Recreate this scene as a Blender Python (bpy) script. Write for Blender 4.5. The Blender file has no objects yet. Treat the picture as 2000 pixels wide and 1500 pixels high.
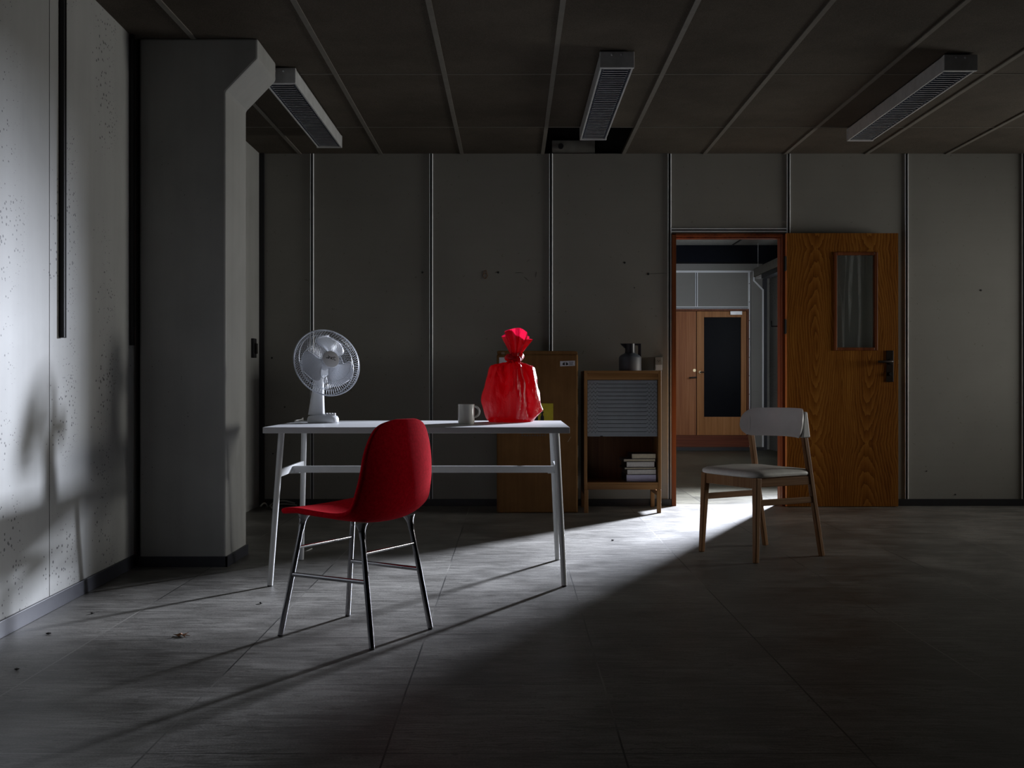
import bpy, bmesh, math, random
from mathutils import Vector, Matrix, noise

random.seed(7)
SC = bpy.context.scene
COL = SC.collection
PI = math.pi
F, EYE = 2050.0, 0.91          # focal length in pixels of the 2000 px frame, eye height in metres

# ------------------------------------------------------------------ camera, sky, light, exposure
cam_data = bpy.data.cameras.new('camera')
cam_data.sensor_width = 36.0
cam_data.lens = 36.0 * F / 2000.0
cam_data.clip_end = 100
cam = bpy.data.objects.new('camera', cam_data)
COL.objects.link(cam)
cam.location = (0, 0, EYE)
cam.rotation_euler = (PI / 2, 0, 0)
SC.camera = cam

world = bpy.data.worlds.new('world')
SC.world = world
world.use_nodes = True
world.node_tree.nodes['Background'].inputs[0].default_value = (0.55, 0.68, 0.9, 1)
world.node_tree.nodes['Background'].inputs[1].default_value = 0.004

SC.view_settings.view_transform = 'Standard'
SC.view_settings.look = 'None'
SC.view_settings.gamma = 1
SC.view_settings.use_curve_mapping = False
SC.view_settings.exposure = 0.0


def area_light(name, loc, direction, sx, sy, energy, color, spread=180):
    l = bpy.data.lights.new(name, 'AREA')
    l.shape = 'RECTANGLE'
    l.size, l.size_y = sx, sy
    l.energy = energy
    l.color = color
    l.spread = math.radians(spread)
    o = bpy.data.objects.new(name, l)
    COL.objects.link(o)
    o.location = loc
    o.rotation_euler = Vector(direction).to_track_quat('-Z', 'Y').to_euler()
    return o


# key lamp in the next room, before an added window (falls through the open doorway)
area_light('key_lamp_corridor', (3.20, 10.10, 2.17), (-0.50, -0.74, -0.385), 0.36, 0.62, 255, (0.82, 0.87, 1.0), 64)
area_light('added_fill_corridor_end', (3.60, 12.2, 1.6), (-0.94, 0.34, 0), 1.0, 1.1, 19, (0.86, 0.92, 1.0), 150)  # added fill that brightens the far end of the next room
# fill lamp from the right, spread narrowed, before an added window
area_light('fill_lamp_right', (6.49, 6.95, 1.42), (-1, -0.10, 0.0), 1.3, 1.05, 28, (1.0, 0.985, 0.93), 78)

# ------------------------------------------------------------------ helpers


def px(x, y, Y):
    """A point of the 2000x1500 frame at depth Y as a world point."""
    return Vector(((x - 1000) / F * Y, Y, EYE - (y - 750) / F * Y))


def setp(o, label=None, cat=None, group=None, kind=None):
    if label: o['label'] = label
    if cat: o['category'] = cat
    if group: o['group'] = group
    if kind: o['kind'] = kind
    return o


def thing(name, label, cat, loc=(0, 0, 0), rz=0.0, group=None, kind=None):
    o = bpy.data.objects.new(name, None)
    o.empty_display_size = 0.1
    COL.objects.link(o)
    o.location = loc
    o.rotation_euler = (0, 0, rz)
    return setp(o, label, cat, group, kind)


def obj(name, bm, m, parent=None, smooth=False, bevel=0.0, segs=2, label=None, loc=None):
    bmesh.ops.recalc_face_normals(bm, faces=bm.faces)
    me = bpy.data.meshes.new(name)
    bm.to_mesh(me)
    bm.free()
    me.materials.append(m)
    if smooth:
        me.polygons.foreach_set('use_smooth', [True] * len(me.polygons))
        me.set_sharp_from_angle(angle=math.radians(42 if smooth is True else smooth))
    o = bpy.data.objects.new(name, me)
    COL.objects.link(o)
    if parent is not None: o.parent = parent
    if loc is not None: o.location = loc
    if bevel:
        b = o.modifiers.new('bevel', 'BEVEL')
        b.width, b.segments, b.limit_method, b.angle_limit = bevel, segs, 'ANGLE', math.radians(40)
        b.harden_normals = False
    if label: o['label'] = label
    return o


def struct(name, bm, m, parent=None, label=None, cat=None, **k):
    o = obj(name, bm, m, parent, **k)
    if parent is None:
        o['kind'] = 'structure'
        if cat: o['category'] = cat
    if label: o['label'] = label
    return o


def B(): return bmesh.new()


def box(bm, x0, x1, y0, y1, z0, z1):
    v = [bm.verts.new(p) for p in ((x0, y0, z0), (x1, y0, z0), (x1, y1, z0), (x0, y1, z0), (x0, y0, z1), (x1, y0, z1), (x1, y1, z1), (x0, y1, z1))]
    for f in ((0, 3, 2, 1), (4, 5, 6, 7), (0, 1, 5, 4), (1, 2, 6, 5), (2, 3, 7, 6), (3, 0, 4, 7)):
        bm.faces.new([v[i] for i in f])
    return bm


def prism(bm, pts, axis, a0, a1):
    """Extrude a polygon. axis 'Y': pts are (x,z); axis 'X': (y,z); axis 'Z': (x,y)."""
    def P(p, a):
        return {'Y': (p[0], a, p[1]), 'X': (a, p[0], p[1]), 'Z': (p[0], p[1], a)}[axis]
    A = [bm.verts.new(P(p, a0)) for p in pts]
    C = [bm.verts.new(P(p, a1)) for p in pts]
    n = len(pts)
    bm.faces.new(A)
    bm.faces.new(list(reversed(C)))
    for i in range(n):
        bm.faces.new((A[i], A[(i + 1) % n], C[(i + 1) % n], C[i]))
    return bm


def frames(pts):
    pts = [Vector(p) for p in pts]
    T = []
    for i in range(len(pts)):
        a = pts[max(i - 1, 0)]
        b = pts[min(i + 1, len(pts) - 1)]
        T.append((b - a).normalized())
    up = Vector((0, 0, 1)) if abs(T[0].z) < 0.9 else Vector((1, 0, 0))
    N = (up - T[0] * up.dot(T[0])).normalized()
    out = []
    for p, t in zip(pts, T):
        N = (N - t * N.dot(t)).normalized()
        out.append((p, t, N, t.cross(N)))
    return out


def tube(bm, pts, r, n=12, caps=True, closed=False):
    rs = r if isinstance(r, (list, tuple)) else [r] * len(pts)
    rings = []
    for (p, t, N, Bn), rr in zip(frames(pts), rs):
        rings.append([bm.verts.new(p + (N * math.cos(2 * PI * k / n) + Bn * math.sin(2 * PI * k / n)) * rr) for k in range(n)])
    m = len(rings)
    for i in range(m if closed else m - 1):
        A, C = rings[i], rings[(i + 1) % m]
        for k in range(n):
            bm.faces.new((A[k], A[(k + 1) % n], C[(k + 1) % n], C[k]))
    if caps and not closed:
        bm.faces.new(list(reversed(rings[0])))
        bm.faces.new(rings[-1])
    return bm


def lathe(bm, prof, n=40, M=None):
    rings = []
    for r, z in prof:
        if r < 1e-6:
            rings.append([bm.verts.new((0, 0, z))])
        else:
            rings.append([bm.verts.new((r * math.cos(2 * PI * k / n), r * math.sin(2 * PI * k / n), z)) for k in range(n)])
    for A, C in zip(rings, rings[1:]):
        if len(A) == 1 and len(C) == 1: continue
        for k in range(n):
            a, b = A[k % len(A)], A[(k + 1) % len(A)]
            c, d = C[(k + 1) % len(C)], C[k % len(C)]
            vs = []
            for v in (a, b, c, d):
                if v not in vs: vs.append(v)
            if len(vs) >= 3: bm.faces.new(vs)
    if M is not None:
        bmesh.ops.transform(bm, matrix=M, verts=[v for R in rings for v in R])
    return bm


def bar(bm, p0, p1, s0, s1, up):
    """Square bar from p0 to p1, (width along side, depth along up) at each end."""
    p0, p1 = Vector(p0), Vector(p1)
    t = (p1 - p0).normalized()
    u = Vector(up)
    u = (u - t * u.dot(t)).normalized()
    w = t.cross(u)
    R = []
    for p, s in ((p0, s0), (p1, s1)):
        R.append([bm.verts.new(p + w * (a * s[0] / 2) + u * (b * s[1] / 2)) for a, b in ((-1, -1), (1, -1), (1, 1), (-1, 1))])
    for k in range(4):
        bm.faces.new((R[0][k], R[0][(k + 1) % 4], R[1][(k + 1) % 4], R[1][k]))
    bm.faces.new(list(reversed(R[0])))
    bm.faces.new(R[1])
    return bm


def catmull(P, n):
    """n samples along a Catmull-Rom spline through the tuples P."""
    out = []
    m = len(P) - 1
    for i in range(n):
        t = i / (n - 1) * m
        k = min(int(t), m - 1)
        u = t - k
        p0, p1, p2, p3 = P[max(k - 1, 0)], P[k], P[k + 1], P[min(k + 2, m)]
        out.append(tuple(0.5 * (2 * b + (c - a) * u + (2 * a - 5 * b + 4 * c - d) * u * u + (3 * b - a - 3 * c + d) * u ** 3) for a, b, c, d in zip(p0, p1, p2, p3)))
    return out


def grid_faces(bm, G):
    for A, C in zip(G, G[1:]):
        for i in range(len(A) - 1):
            bm.faces.new((A[i], A[i + 1], C[i + 1], C[i]))


def move(bm, M):
    bmesh.ops.transform(bm, matrix=M, verts=bm.verts)
    return bm


# ------------------------------------------------------------------ materials
class N:
    """Small node-graph builder."""
    def __init__(s, name):
        s.m = bpy.data.materials.new(name)
        s.m.use_nodes = True
        s.t = s.m.node_tree
        s.bsdf = s.t.nodes['Principled BSDF']
        s.out = s.t.nodes['Material Output']

    def n(s, kind, **k):
        x = s.t.nodes.new(kind)
        for a, b in k.items(): setattr(x, a, b)
        return x

    def l(s, a, b): s.t.links.new(a, b)

    def coord(s, scale=(1, 1, 1), loc=(0, 0, 0), which='Object'):
        c = s.n('ShaderNodeTexCoord')
        mp = s.n('ShaderNodeMapping')
        mp.inputs['Scale'].default_value = scale
        mp.inputs['Location'].default_value = loc
        s.l(c.outputs[which], mp.inputs[0])
        return mp.outputs[0]

    def noise(s, vec, scale, detail=4, rough=0.55, dist=0):
        x = s.n('ShaderNodeTexNoise')
        x.inputs['Scale'].default_value = scale
        x.inputs['Detail'].default_value = detail
        x.inputs['Roughness'].default_value = rough
        x.inputs['Distortion'].default_value = dist
        s.l(vec, x.inputs['Vector'])
        return x.outputs['Fac']

    def ramp(s, fac, stops):
        r = s.n('ShaderNodeValToRGB')
        e = r.color_ramp.elements
        while len(e) < len(stops): e.new(0.5)
        for el, (p, c) in zip(e, stops):
            el.position = p
            el.color = (*c, 1) if len(c) == 3 else c
        s.l(fac, r.inputs[0])
        return r.outputs[0]

    def math(s, op, a, b=None, c=None):
        x = s.n('ShaderNodeMath', operation=op)
        for i, v in enumerate((a, b, c)):
            if v is None: continue
            if isinstance(v, (int, float)): x.inputs[i].default_value = v
            else: s.l(v, x.inputs[i])
        return x.outputs[0]

    def mix(s, fac, a, b, blend='MIX'):
        x = s.n('ShaderNodeMix', data_type='RGBA', blend_type=blend)
        for i, v in ((0, fac), (6, a), (7, b)):
            if isinstance(v, (int, float)): x.inputs[i].default_value = v
            elif isinstance(v, tuple): x.inputs[i].default_value = (*v, 1)
            else: s.l(v, x.inputs[i])
        return x.outputs[2]

    def bump(s, h, strength=0.2, dist=0.005):
        b = s.n('ShaderNodeBump')
        b.inputs['Strength'].default_value = strength
        b.inputs['Distance'].default_value = dist
        s.l(h, b.inputs['Height'])
        s.l(b.outputs[0], s.bsdf.inputs['Normal'])
        return b.outputs[0]

    def set(s, col=None, rough=None, metal=None, spec=None, **k):
        I = s.bsdf.inputs
        for key, v in (('Base Color', col), ('Roughness', rough), ('Metallic', metal), ('Specular IOR Level', spec)):
            if v is None: continue
            if isinstance(v, (int, float)): I[key].default_value = v
            elif isinstance(v, tuple): I[key].default_value = (*v, 1)
            else: s.l(v, I[key])
        for key, v in k.items(): I[key.replace('_', ' ')].default_value = v
        return s.m


def plain(name, col, rough=0.5, metal=0.0, spec=0.5, var=0.12, scale=18):
    g = N(name)
    f = g.noise(g.coord(), scale, 3)
    lo = tuple(c * (1 - var) for c in col)
    hi = tuple(min(1, c * (1 + var)) for c in col)
    return g.set(g.ramp(f, [(0.3, lo), (0.7, hi)]), rough, metal, spec)


def wood(name, dark, mid, light, axis='Z', rough=0.42, fine=55):
    """Straight grain running along AXIS."""
    g = N(name)
    k = {'X': (1.2, fine, fine), 'Y': (fine, 1.2, fine), 'Z': (fine, fine, 1.2)}[axis]
    k2 = {'X': (0.5, 9, 9), 'Y': (9, 0.5, 9), 'Z': (9, 9, 0.5)}[axis]
    f = g.noise(g.coord(k), 1.0, 5, 0.65)
    f2 = g.noise(g.coord(k2), 1.0, 3, 0.5, 0.6)
    s = g.math('ADD', g.math('MULTIPLY', f, 0.62), g.math('MULTIPLY', f2, 0.38))
    c = g.ramp(s, [(0.34, dark), (0.5, mid), (0.68, light)])
    g.bump(f, 0.12, 0.001)
    return g.set(c, rough, 0, 0.2)


def m_floor(name='worn_linoleum_tile', k=1.2, warm=1.0, spec=0.5):
    g = N(name)
    co = g.coord()
    sep = g.n('ShaderNodeSeparateXYZ')
    g.l(co, sep.inputs[0])

    def seam(v, off, pitch, w):
        a = g.math('ADD', v, -off + 60 * pitch)
        a = g.math('MODULO', a, pitch)
        a = g.math('SUBTRACT', a, pitch / 2)
        a = g.math('ABSOLUTE', a)
        return g.math('GREATER_THAN', a, pitch / 2 - w), a
    wob = g.math('MULTIPLY', g.math('SUBTRACT', g.noise(co, 2.2, 2), 0.5), 0.006)
    sx, _ = seam(g.math('ADD', sep.outputs[0], wob), 0.277, 0.59, 0.0026)
    sy, _ = seam(g.math('ADD', sep.outputs[1], wob), 4.945, 0.59, 0.0022)
    patchy = g.math('GREATER_THAN', g.noise(co, 1.3, 2), 0.40)
    s = g.math('MAXIMUM', sx, g.math('MULTIPLY', sy, patchy))
    # each tile its own tone
    tx = g.math('FLOOR', g.math('DIVIDE', g.math('ADD', sep.outputs[0], -0.277 + 60 * .59), 0.59))
    ty = g.math('FLOOR', g.math('DIVIDE', g.math('ADD', sep.outputs[1], -4.945 + 60 * .59), 0.59))
    cx = g.n('ShaderNodeCombineXYZ')
    g.l(tx, cx.inputs[0]); g.l(ty, cx.inputs[1])
    wn = g.n('ShaderNodeTexWhiteNoise')
    g.l(cx.outputs[0], wn.inputs['Vector'])
    streak = g.noise(g.coord((5.0, 34, 1)), 1.0, 6, 0.68, 0.8)
    blot = g.noise(co, 2.6, 5, 0.6, 0.3)
    grit = g.noise(co, 160, 2, 0.6)
    v = g.math('ADD', g.math('MULTIPLY', streak, 0.55), g.math('MULTIPLY', blot, 0.45))
    v = g.math('ADD', v, g.math('MULTIPLY', g.math('SUBTRACT', grit, 0.5), 0.34))
    c = g.ramp(v, [(0.38, (0.055 * k, 0.052 * k, 0.046 * k * warm)), (0.5, (0.115 * k, 0.110 * k, 0.100 * k * warm)), (0.62, (0.19 * k, 0.183 * k, 0.167 * k * warm))])
    tone = g.ramp(wn.outputs['Value'], [(0, (0.86, 0.86, 0.86)), (1, (1.1, 1.1, 1.1))])
    c = g.mix(1.0, c, tone, 'MULTIPLY')
    # curved scuff marks worn into the floor between the table and the door
    wv = g.n('ShaderNodeTexWave', wave_type='RINGS', rings_direction='Z')
    wv.inputs['Scale'].default_value = 8.5
    wv.inputs['Distortion'].default_value = 9
    wv.inputs['Detail'].default_value = 3
    wv.inputs['Detail Scale'].default_value = 1.6
    g.l(g.coord((1, 2.0, 1)), wv.inputs['Vector'])
    scuff = g.math('GREATER_THAN', wv.outputs['Fac'], 0.87)
    area = g.math('MULTIPLY', g.math('GREATER_THAN', g.noise(co, 3.5, 3), 0.49), scuff)
    c = g.mix(g.math('MULTIPLY', area, 0.62), c, (0.055, 0.05, 0.045))
    seamcol = g.ramp(g.noise(co, 0.9, 2), [(0.46, (0.012, 0.011, 0.010)), (0.62, (0.24, 0.23, 0.21))])
    c = g.mix(s, c, seamcol)
    h = g.math('SUBTRACT', g.math('MULTIPLY', v, 0.5), g.math('MULTIPLY', s, 0.8))
    g.bump(h, 0.28, 0.004)
    r = g.ramp(v, [(0.3, (0.36,) * 3), (0.7, (0.52,) * 3)])
    return g.set(c, r, 0, spec)


def m_panel(name='grey_vinyl_wall_panel', a=(0.235, 0.228, 0.205), b=(0.285, 0.277, 0.248)):
    g = N(name)
    st = g.noise(g.coord((0.7, 1, 34)), 1.0, 4, 0.6)
    bl = g.noise(g.coord((1, 1, 1)), 1.4, 4, 0.55, 0.2)
    v = g.math('ADD', g.math('MULTIPLY', st, 0.15), g.math('MULTIPLY', bl, 0.85))
    c = g.ramp(v, [(0.3, a), (0.7, b)])
    sp = g.noise(g.coord(), 46, 2, 0.5)
    c = g.mix(g.math('MULTIPLY', g.math('GREATER_THAN', sp, 0.735), 0.5), c, (0.12, 0.10, 0.08))
    g.bump(st, 0.06, 0.001)
    return g.set(c, 0.62, 0, 0.3)


def m_concrete(name='pitted_painted_concrete', pits=1.0):
    g = N(name)
    co = g.coord()
    bl = g.noise(co, 2.0, 5, 0.6, 0.3)
    vs = g.noise(g.coord((8, 8, 0.6)), 1, 3, 0.55)
    v = g.math('ADD', g.math('MULTIPLY', bl, 0.6), g.math('MULTIPLY', vs, 0.4))
    c = g.ramp(v, [(0.35, (0.31, 0.312, 0.30)), (0.65, (0.39, 0.392, 0.378))])
    vo = g.n('ShaderNodeTexVoronoi', feature='F1')
    vo.inputs['Scale'].default_value = 62
    vo.inputs['Randomness'].default_value = 1
    g.l(co, vo.inputs['Vector'])
    sp = g.n('ShaderNodeSeparateColor')
    g.l(vo.outputs['Color'], sp.inputs[0])
    rad = g.math('MULTIPLY', g.math('POWER', sp.outputs[0], 3.4), 0.42 * pits)
    dens = g.math('MULTIPLY', rad, g.ramp(g.noise(co, 1.6, 2), [(0.34, (0.0,) * 3), (0.58, (1,) * 3)]))
    hole = g.math('LESS_THAN', vo.outputs['Distance'], dens)
    c = g.mix(g.math('MULTIPLY', hole, 0.9), c, (0.03, 0.03, 0.03))
    fine = g.noise(co, 60, 3, 0.6)
    g.bump(g.math('SUBTRACT', g.math('MULTIPLY', fine, 0.25), hole), 0.22, 0.003)
    return g.set(c, 0.55, 0, 0.35)


def m_ceiling():
    g = N('perforated_ceiling_board')
    co = g.coord()
    fl = g.noise(co, 210, 3, 0.7)
    bl = g.noise(co, 1.7, 4, 0.6)
    v = g.math('ADD', g.math('MULTIPLY', fl, 0.55), g.math('MULTIPLY', bl, 0.45))
    c = g.ramp(v, [(0.36, (0.045, 0.037, 0.027)), (0.62, (0.105, 0.088, 0.068))])
    dots = g.noise(co, 30, 2, 0.5)
    stain = g.math('MULTIPLY', g.math('GREATER_THAN', dots, 0.73), g.math('GREATER_THAN', g.noise(co, 1.1, 1), 0.53))
    c = g.mix(g.math('MULTIPLY', stain, 0.6), c, (0.05, 0.04, 0.03))
    g.bump(fl, 0.5, 0.003)
    return g.set(c, 0.85, 0, 0.2)


def m_oakdoor():
    g = N('flat_sawn_oak_veneer')
    c0 = g.n('ShaderNodeTexCoord')
    sep = g.n('ShaderNodeSeparateXYZ')
    g.l(c0.outputs['Object'], sep.inputs[0])
    # book-matched halves
    ax = g.math('SUBTRACT', g.math('ABSOLUTE', g.math('SUBTRACT', sep.outputs[0], 0.405)), 0.20)
    cb = g.n('ShaderNodeCombineXYZ')
    warp = g.noise(g.coord((3, 1, 1.1)), 1.0, 3, 0.5)
    g.l(g.math('ADD', ax, g.math('MULTIPLY', g.math('SUBTRACT', warp, 0.5), 0.14)), cb.inputs[0])
    zz = g.math('MULTIPLY', g.math('PINGPONG', g.math('ADD', sep.outputs[2], 0.25), 0.72), 0.16)
    g.l(zz, cb.inputs[2])
    wv = g.n('ShaderNodeTexWave', wave_type='RINGS', rings_direction='Y', wave_profile='SAW')
    wv.inputs['Scale'].default_value = 19
    wv.inputs['Distortion'].default_value = 3.2
    wv.inputs['Detail'].default_value = 3
    wv.inputs['Detail Scale'].default_value = 2.2
    g.l(cb.outputs[0], wv.inputs['Vector'])
    fine = g.noise(g.coord((120, 120, 3)), 1, 5, 0.7)
    broad = g.noise(g.coord((7, 7, 0.5)), 1, 3, 0.5)
    v = g.math('ADD', g.math('MULTIPLY', wv.outputs['Fac'], 0.23), g.math('MULTIPLY', fine, 0.42))
    v = g.math('ADD', v, g.math('MULTIPLY', broad, 0.35))
    c = g.ramp(v, [(0.30, (0.09, 0.026, 0.003)), (0.46, (0.20, 0.068, 0.008)), (0.66, (0.33, 0.14, 0.024))])
    g.bump(v, 0.08, 0.001)
    return g.set(c, 0.42, 0, 0.14)


def m_bag():
    g = N('red_translucent_plastic')
    w = g.noise(g.coord((1, 1, 0.55)), 42, 4, 0.62, 1.2)
    w2 = g.noise(g.coord((1, 1, 0.3)), 16, 3, 0.55, 0.8)
    h = g.math('ADD', g.math('MULTIPLY', w, 0.4), w2)
    nb = g.bump(h, 0.7, 0.016)
    g.set((0.33, 0.001, 0.010), 0.32, 0, 0.45)
    tr = g.n('ShaderNodeBsdfTranslucent')
    tr.inputs['Color'].default_value = (0.80, 0.008, 0.055, 1)
    g.l(nb, tr.inputs['Normal'])
    mx = g.n('ShaderNodeMixShader')
    mx.inputs[0].default_value = 0.34
    g.l(g.bsdf.outputs[0], mx.inputs[1])
    g.l(tr.outputs[0], mx.inputs[2])
    g.l(mx.outputs[0], g.out.inputs[0])
    return g.m


def m_glass(name, dirty=0.10, tint=(0.86, 0.9, 0.88)):
    g = N(name)
    t = g.n('ShaderNodeBsdfTransparent')
    t.inputs[0].default_value = (*tint, 1)
    gl = g.n('ShaderNodeBsdfGlossy')
    gl.inputs['Roughness'].default_value = 0.04
    df = g.n('ShaderNodeBsdfDiffuse')
    df.inputs[0].default_value = (0.5, 0.52, 0.5, 1)
    run = g.noise(g.coord((16, 1, 0.9)), 1, 4, 0.6, 1.0)
    k = g.ramp(run, [(0.52, (dirty * 0.5,) * 3), (0.66, (dirty * 2.2,) * 3)])
    m1 = g.n('ShaderNodeMixShader')
    g.l(k, m1.inputs[0]); g.l(t.outputs[0], m1.inputs[1]); g.l(df.outputs[0], m1.inputs[2])
    m2 = g.n('ShaderNodeMixShader')
    m2.inputs[0].default_value = 0.05; g.l(m1.outputs[0], m2.inputs[1]); g.l(gl.outputs[0], m2.inputs[2])
    g.l(m2.outputs[0], g.out.inputs[0])
    return g.m


def m_felt():
    g = N('red_wool_felt')
    f = g.noise(g.coord(), 420, 3, 0.7)
    f2 = g.noise(g.coord(), 90, 3, 0.6)
    v = g.math('ADD', g.math('MULTIPLY', f, 0.5), g.math('MULTIPLY', f2, 0.5))
    c = g.ramp(v, [(0.35, (0.42, 0.0006, 0.008)), (0.65, (0.72, 0.004, 0.022))])
    g.bump(v, 0.35, 0.002)
    return g.set(c, 0.95, 0, 0.03, Sheen_Weight=0.04, Sheen_Tint=(1, 0.02, 0.02, 1))


def m_card():
    g = N('brown_cardboard')
    co = g.coord()
    st = g.noise(g.coord((40, 40, 1.5)), 1, 4, 0.6)
    bl = g.noise(co, 4, 4, 0.6)
    v = g.math('ADD', g.math('MULTIPLY', st, 0.4), g.math('MULTIPLY', bl, 0.6))
    c = g.ramp(v, [(0.35, (0.15, 0.075, 0.026)), (0.65, (0.225, 0.118, 0.044))])
    g.bump(st, 0.08, 0.001)
    return g.set(c, 0.7, 0, 0.10)


M = dict(
    floor=m_floor(), floor_corridor=m_floor('dark_corridor_floor', 0.75, 0.82, 0.15), panel=m_panel(), concrete=m_concrete(), smooth_concrete=m_concrete('smooth_painted_concrete', 0.35), ceiling=m_ceiling(), oak=m_oakdoor(), bag=m_bag(), felt=m_felt(), card=m_card(),
    corridor_panel=m_panel('grey_corridor_panel', (0.25, 0.247, 0.236), (0.29, 0.286, 0.275)),
    pane=m_glass('dusty_glass', 0.20), window_glass=m_glass('window_glass', 0.01, (0.97, 0.98, 0.98)),
    alu=plain('brushed_aluminium', (0.86, 0.88, 0.93), 0.38, 0.25),
    black=plain('black_rubber', (0.010, 0.010, 0.012), 0.5),
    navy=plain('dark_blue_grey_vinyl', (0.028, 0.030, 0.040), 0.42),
    darkskirt=plain('black_skirting_vinyl', (0.018, 0.018, 0.021), 0.4),
    grid=plain('painted_ceiling_bar', (0.17, 0.158, 0.135), 0.5),
    fixture=plain('grey_enamelled_steel', (0.54, 0.55, 0.55), 0.42),
    louver=plain('dark_aluminium_louver', (0.17, 0.19, 0.25), 0.35, 0.5),
    bulb=plain('unlit_tube_glass', (0.4, 0.42, 0.45), 0.25),
    void=plain('black_plenum', (0.012, 0.011, 0.010), 0.9),  # near-black lining of the ceiling void
    pipe=plain('red_oxide_pipe', (0.55, 0.13, 0.05), 0.6),
    frame=wood('red_brown_door_frame', (0.085, 0.022, 0.008), (0.17, 0.05, 0.016), (0.25, 0.085, 0.03)),
    teak=wood('teak_veneer', (0.24, 0.080, 0.028), (0.36, 0.135, 0.050), (0.47, 0.20, 0.085), fine=70),
    teaklight=wood('light_teak_rail', (0.29, 0.115, 0.034), (0.43, 0.185, 0.06), (0.55, 0.26, 0.10), fine=50),
    mahogany=wood('dark_red_plinth_wood', (0.10, 0.024, 0.010), (0.18, 0.047, 0.021), (0.24, 0.07, 0.032), 'X'),
    oakv=wood('oiled_oak_upright', (0.17, 0.078, 0.026), (0.27, 0.135, 0.048), (0.37, 0.20, 0.08)),
    oakh=wood('oiled_oak_crosswise', (0.17, 0.078, 0.026), (0.27, 0.135, 0.048), (0.37, 0.20, 0.08), 'X'),
    walnut=wood('smoked_oak_leg', (0.17, 0.080, 0.033), (0.28, 0.142, 0.063), (0.38, 0.22, 0.11), fine=75),
    walnuth=wood('smoked_oak_rail', (0.17, 0.080, 0.033), (0.28, 0.142, 0.063), (0.38, 0.22, 0.11), 'X', fine=75),
    inside=wood('dark_cabinet_back', (0.11, 0.045, 0.018), (0.16, 0.07, 0.026), (0.2, 0.095, 0.036)),
    white=plain('white_powder_coat', (0.66, 0.67, 0.67), 0.34, 0, 0.5, 0.03),
    trimwhite=plain('white_edge_strip', (0.90, 0.93, 0.98), 0.35, 0, 0.5, 0.02),
    top=plain('white_laminate', (0.62, 0.63, 0.645), 0.42, 0, 0.25, 0.03),
    plastic=plain('white_plastic', (0.70, 0.70, 0.69), 0.38, 0, 0.5, 0.03),
    leather=plain('off_white_leather', (0.72, 0.71, 0.67), 0.46, 0, 0.4, 0.06, 40),
    fan=plain('white_fan_plastic', (0.68, 0.69, 0.70), 0.3, 0, 0.5, 0.03),
    blade=plain('pale_blade_plastic', (0.66, 0.68, 0.72), 0.25, 0, 0.5, 0.03),
    badge=plain('glossy_white_badge', (0.85, 0.86, 0.88), 0.3, 0, 0.5, 0.02),
    wire=plain('white_coated_wire', (0.62, 0.65, 0.70), 0.35, 0, 0.5, 0.03),
    ink=plain('black_ink', (0.012, 0.012, 0.013), 0.6),
    paleink=plain('grey_ink', (0.16, 0.16, 0.19), 0.6),
    chrome=plain('polished_chrome', (0.34, 0.34, 0.36), 0.10, 1.0, 0.5, 0.02),
    rubber=plain('dark_glide', (0.03, 0.03, 0.03), 0.6),
    mug=plain('white_glaze', (0.72, 0.70, 0.64), 0.25, 0, 0.5, 0.03),
    jug=plain('blue_grey_jug_plastic', (0.085, 0.098, 0.118), 0.5, 0, 0.4, 0.05),
    jugtop=plain('black_jug_plastic', (0.012, 0.012, 0.018), 0.4),
    tambour=plain('grey_tambour_plastic', (0.26, 0.29, 0.315), 0.48, 0, 0.4, 0.05),
    groove=plain('dark_groove', (0.02, 0.022, 0.025), 0.6),
    paper=plain('white_paper_label', (0.66, 0.67, 0.72), 0.6, 0, 0.3, 0.05),
    yellow=plain('yellow_sticker', (0.62, 0.52, 0.02), 0.5),
    tape=plain('clear_parcel_tape', (0.30, 0.24, 0.17), 0.12),
    pages=plain('page_edges', (0.66, 0.64, 0.60), 0.8, 0, 0.2, 0.08, 60),
    pages2=plain('cream_page_edges', (0.58, 0.52, 0.38), 0.8, 0, 0.2, 0.1, 60),
    pages3=plain('lavender_page_edges', (0.64, 0.62, 0.80), 0.8, 0, 0.2, 0.04, 60),
    cover=plain('dark_book_cover', (0.03, 0.03, 0.032), 0.45),
    cover2=plain('grey_book_cover', (0.10, 0.09, 0.085), 0.5),
    socket=plain('grey_bakelite', (0.24, 0.235, 0.21), 0.4),
    brass=plain('brass', (0.78, 0.66, 0.42), 0.3, 0.9),
    bronze=plain('dark_bronze', (0.028, 0.020, 0.016), 0.36, 0.5),
    hinge=plain('black_iron', (0.012, 0.011, 0.010), 0.6, 0.0, 0.15),
    darkglass=plain('dark_glass', (0.006, 0.007, 0.010), 0.35, 0, 0.04),
    beam=plain('dark_navy_beam', (0.004, 0.005, 0.009), 0.8, 0, 0.1),
    slab=plain('corridor_ceiling_plaster', (0.30, 0.30, 0.28), 0.8),
    leaf=plain('dry_leaf', (0.19, 0.08, 0.03), 0.8),
    cord=plain('white_cord', (0.55, 0.55, 0.53), 0.5),
    chalk=plain('chalky_patch', (0.62, 0.66, 0.72), 0.7),
    rust=plain('old_glue', (0.21, 0.11, 0.05), 0.8),
    dirt=plain('dirt_mark', (0.05, 0.045, 0.04), 0.9),
)

# ------------------------------------------------------------------ the room
WY, CZ = 7.84, 2.631            # back wall depth, ceiling height
LX, RX = -1.885, 6.5           # left and right walls
DX0, DX1, DZ = 1.193, 2.053, 2.034   # doorway

struct('floor', box(B(), -2.1, 6.7, -1.6, WY + .10, -0.1, 0.0), M['floor'], label='worn grey linoleum tile floor with dark seams', cat='floor')

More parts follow.
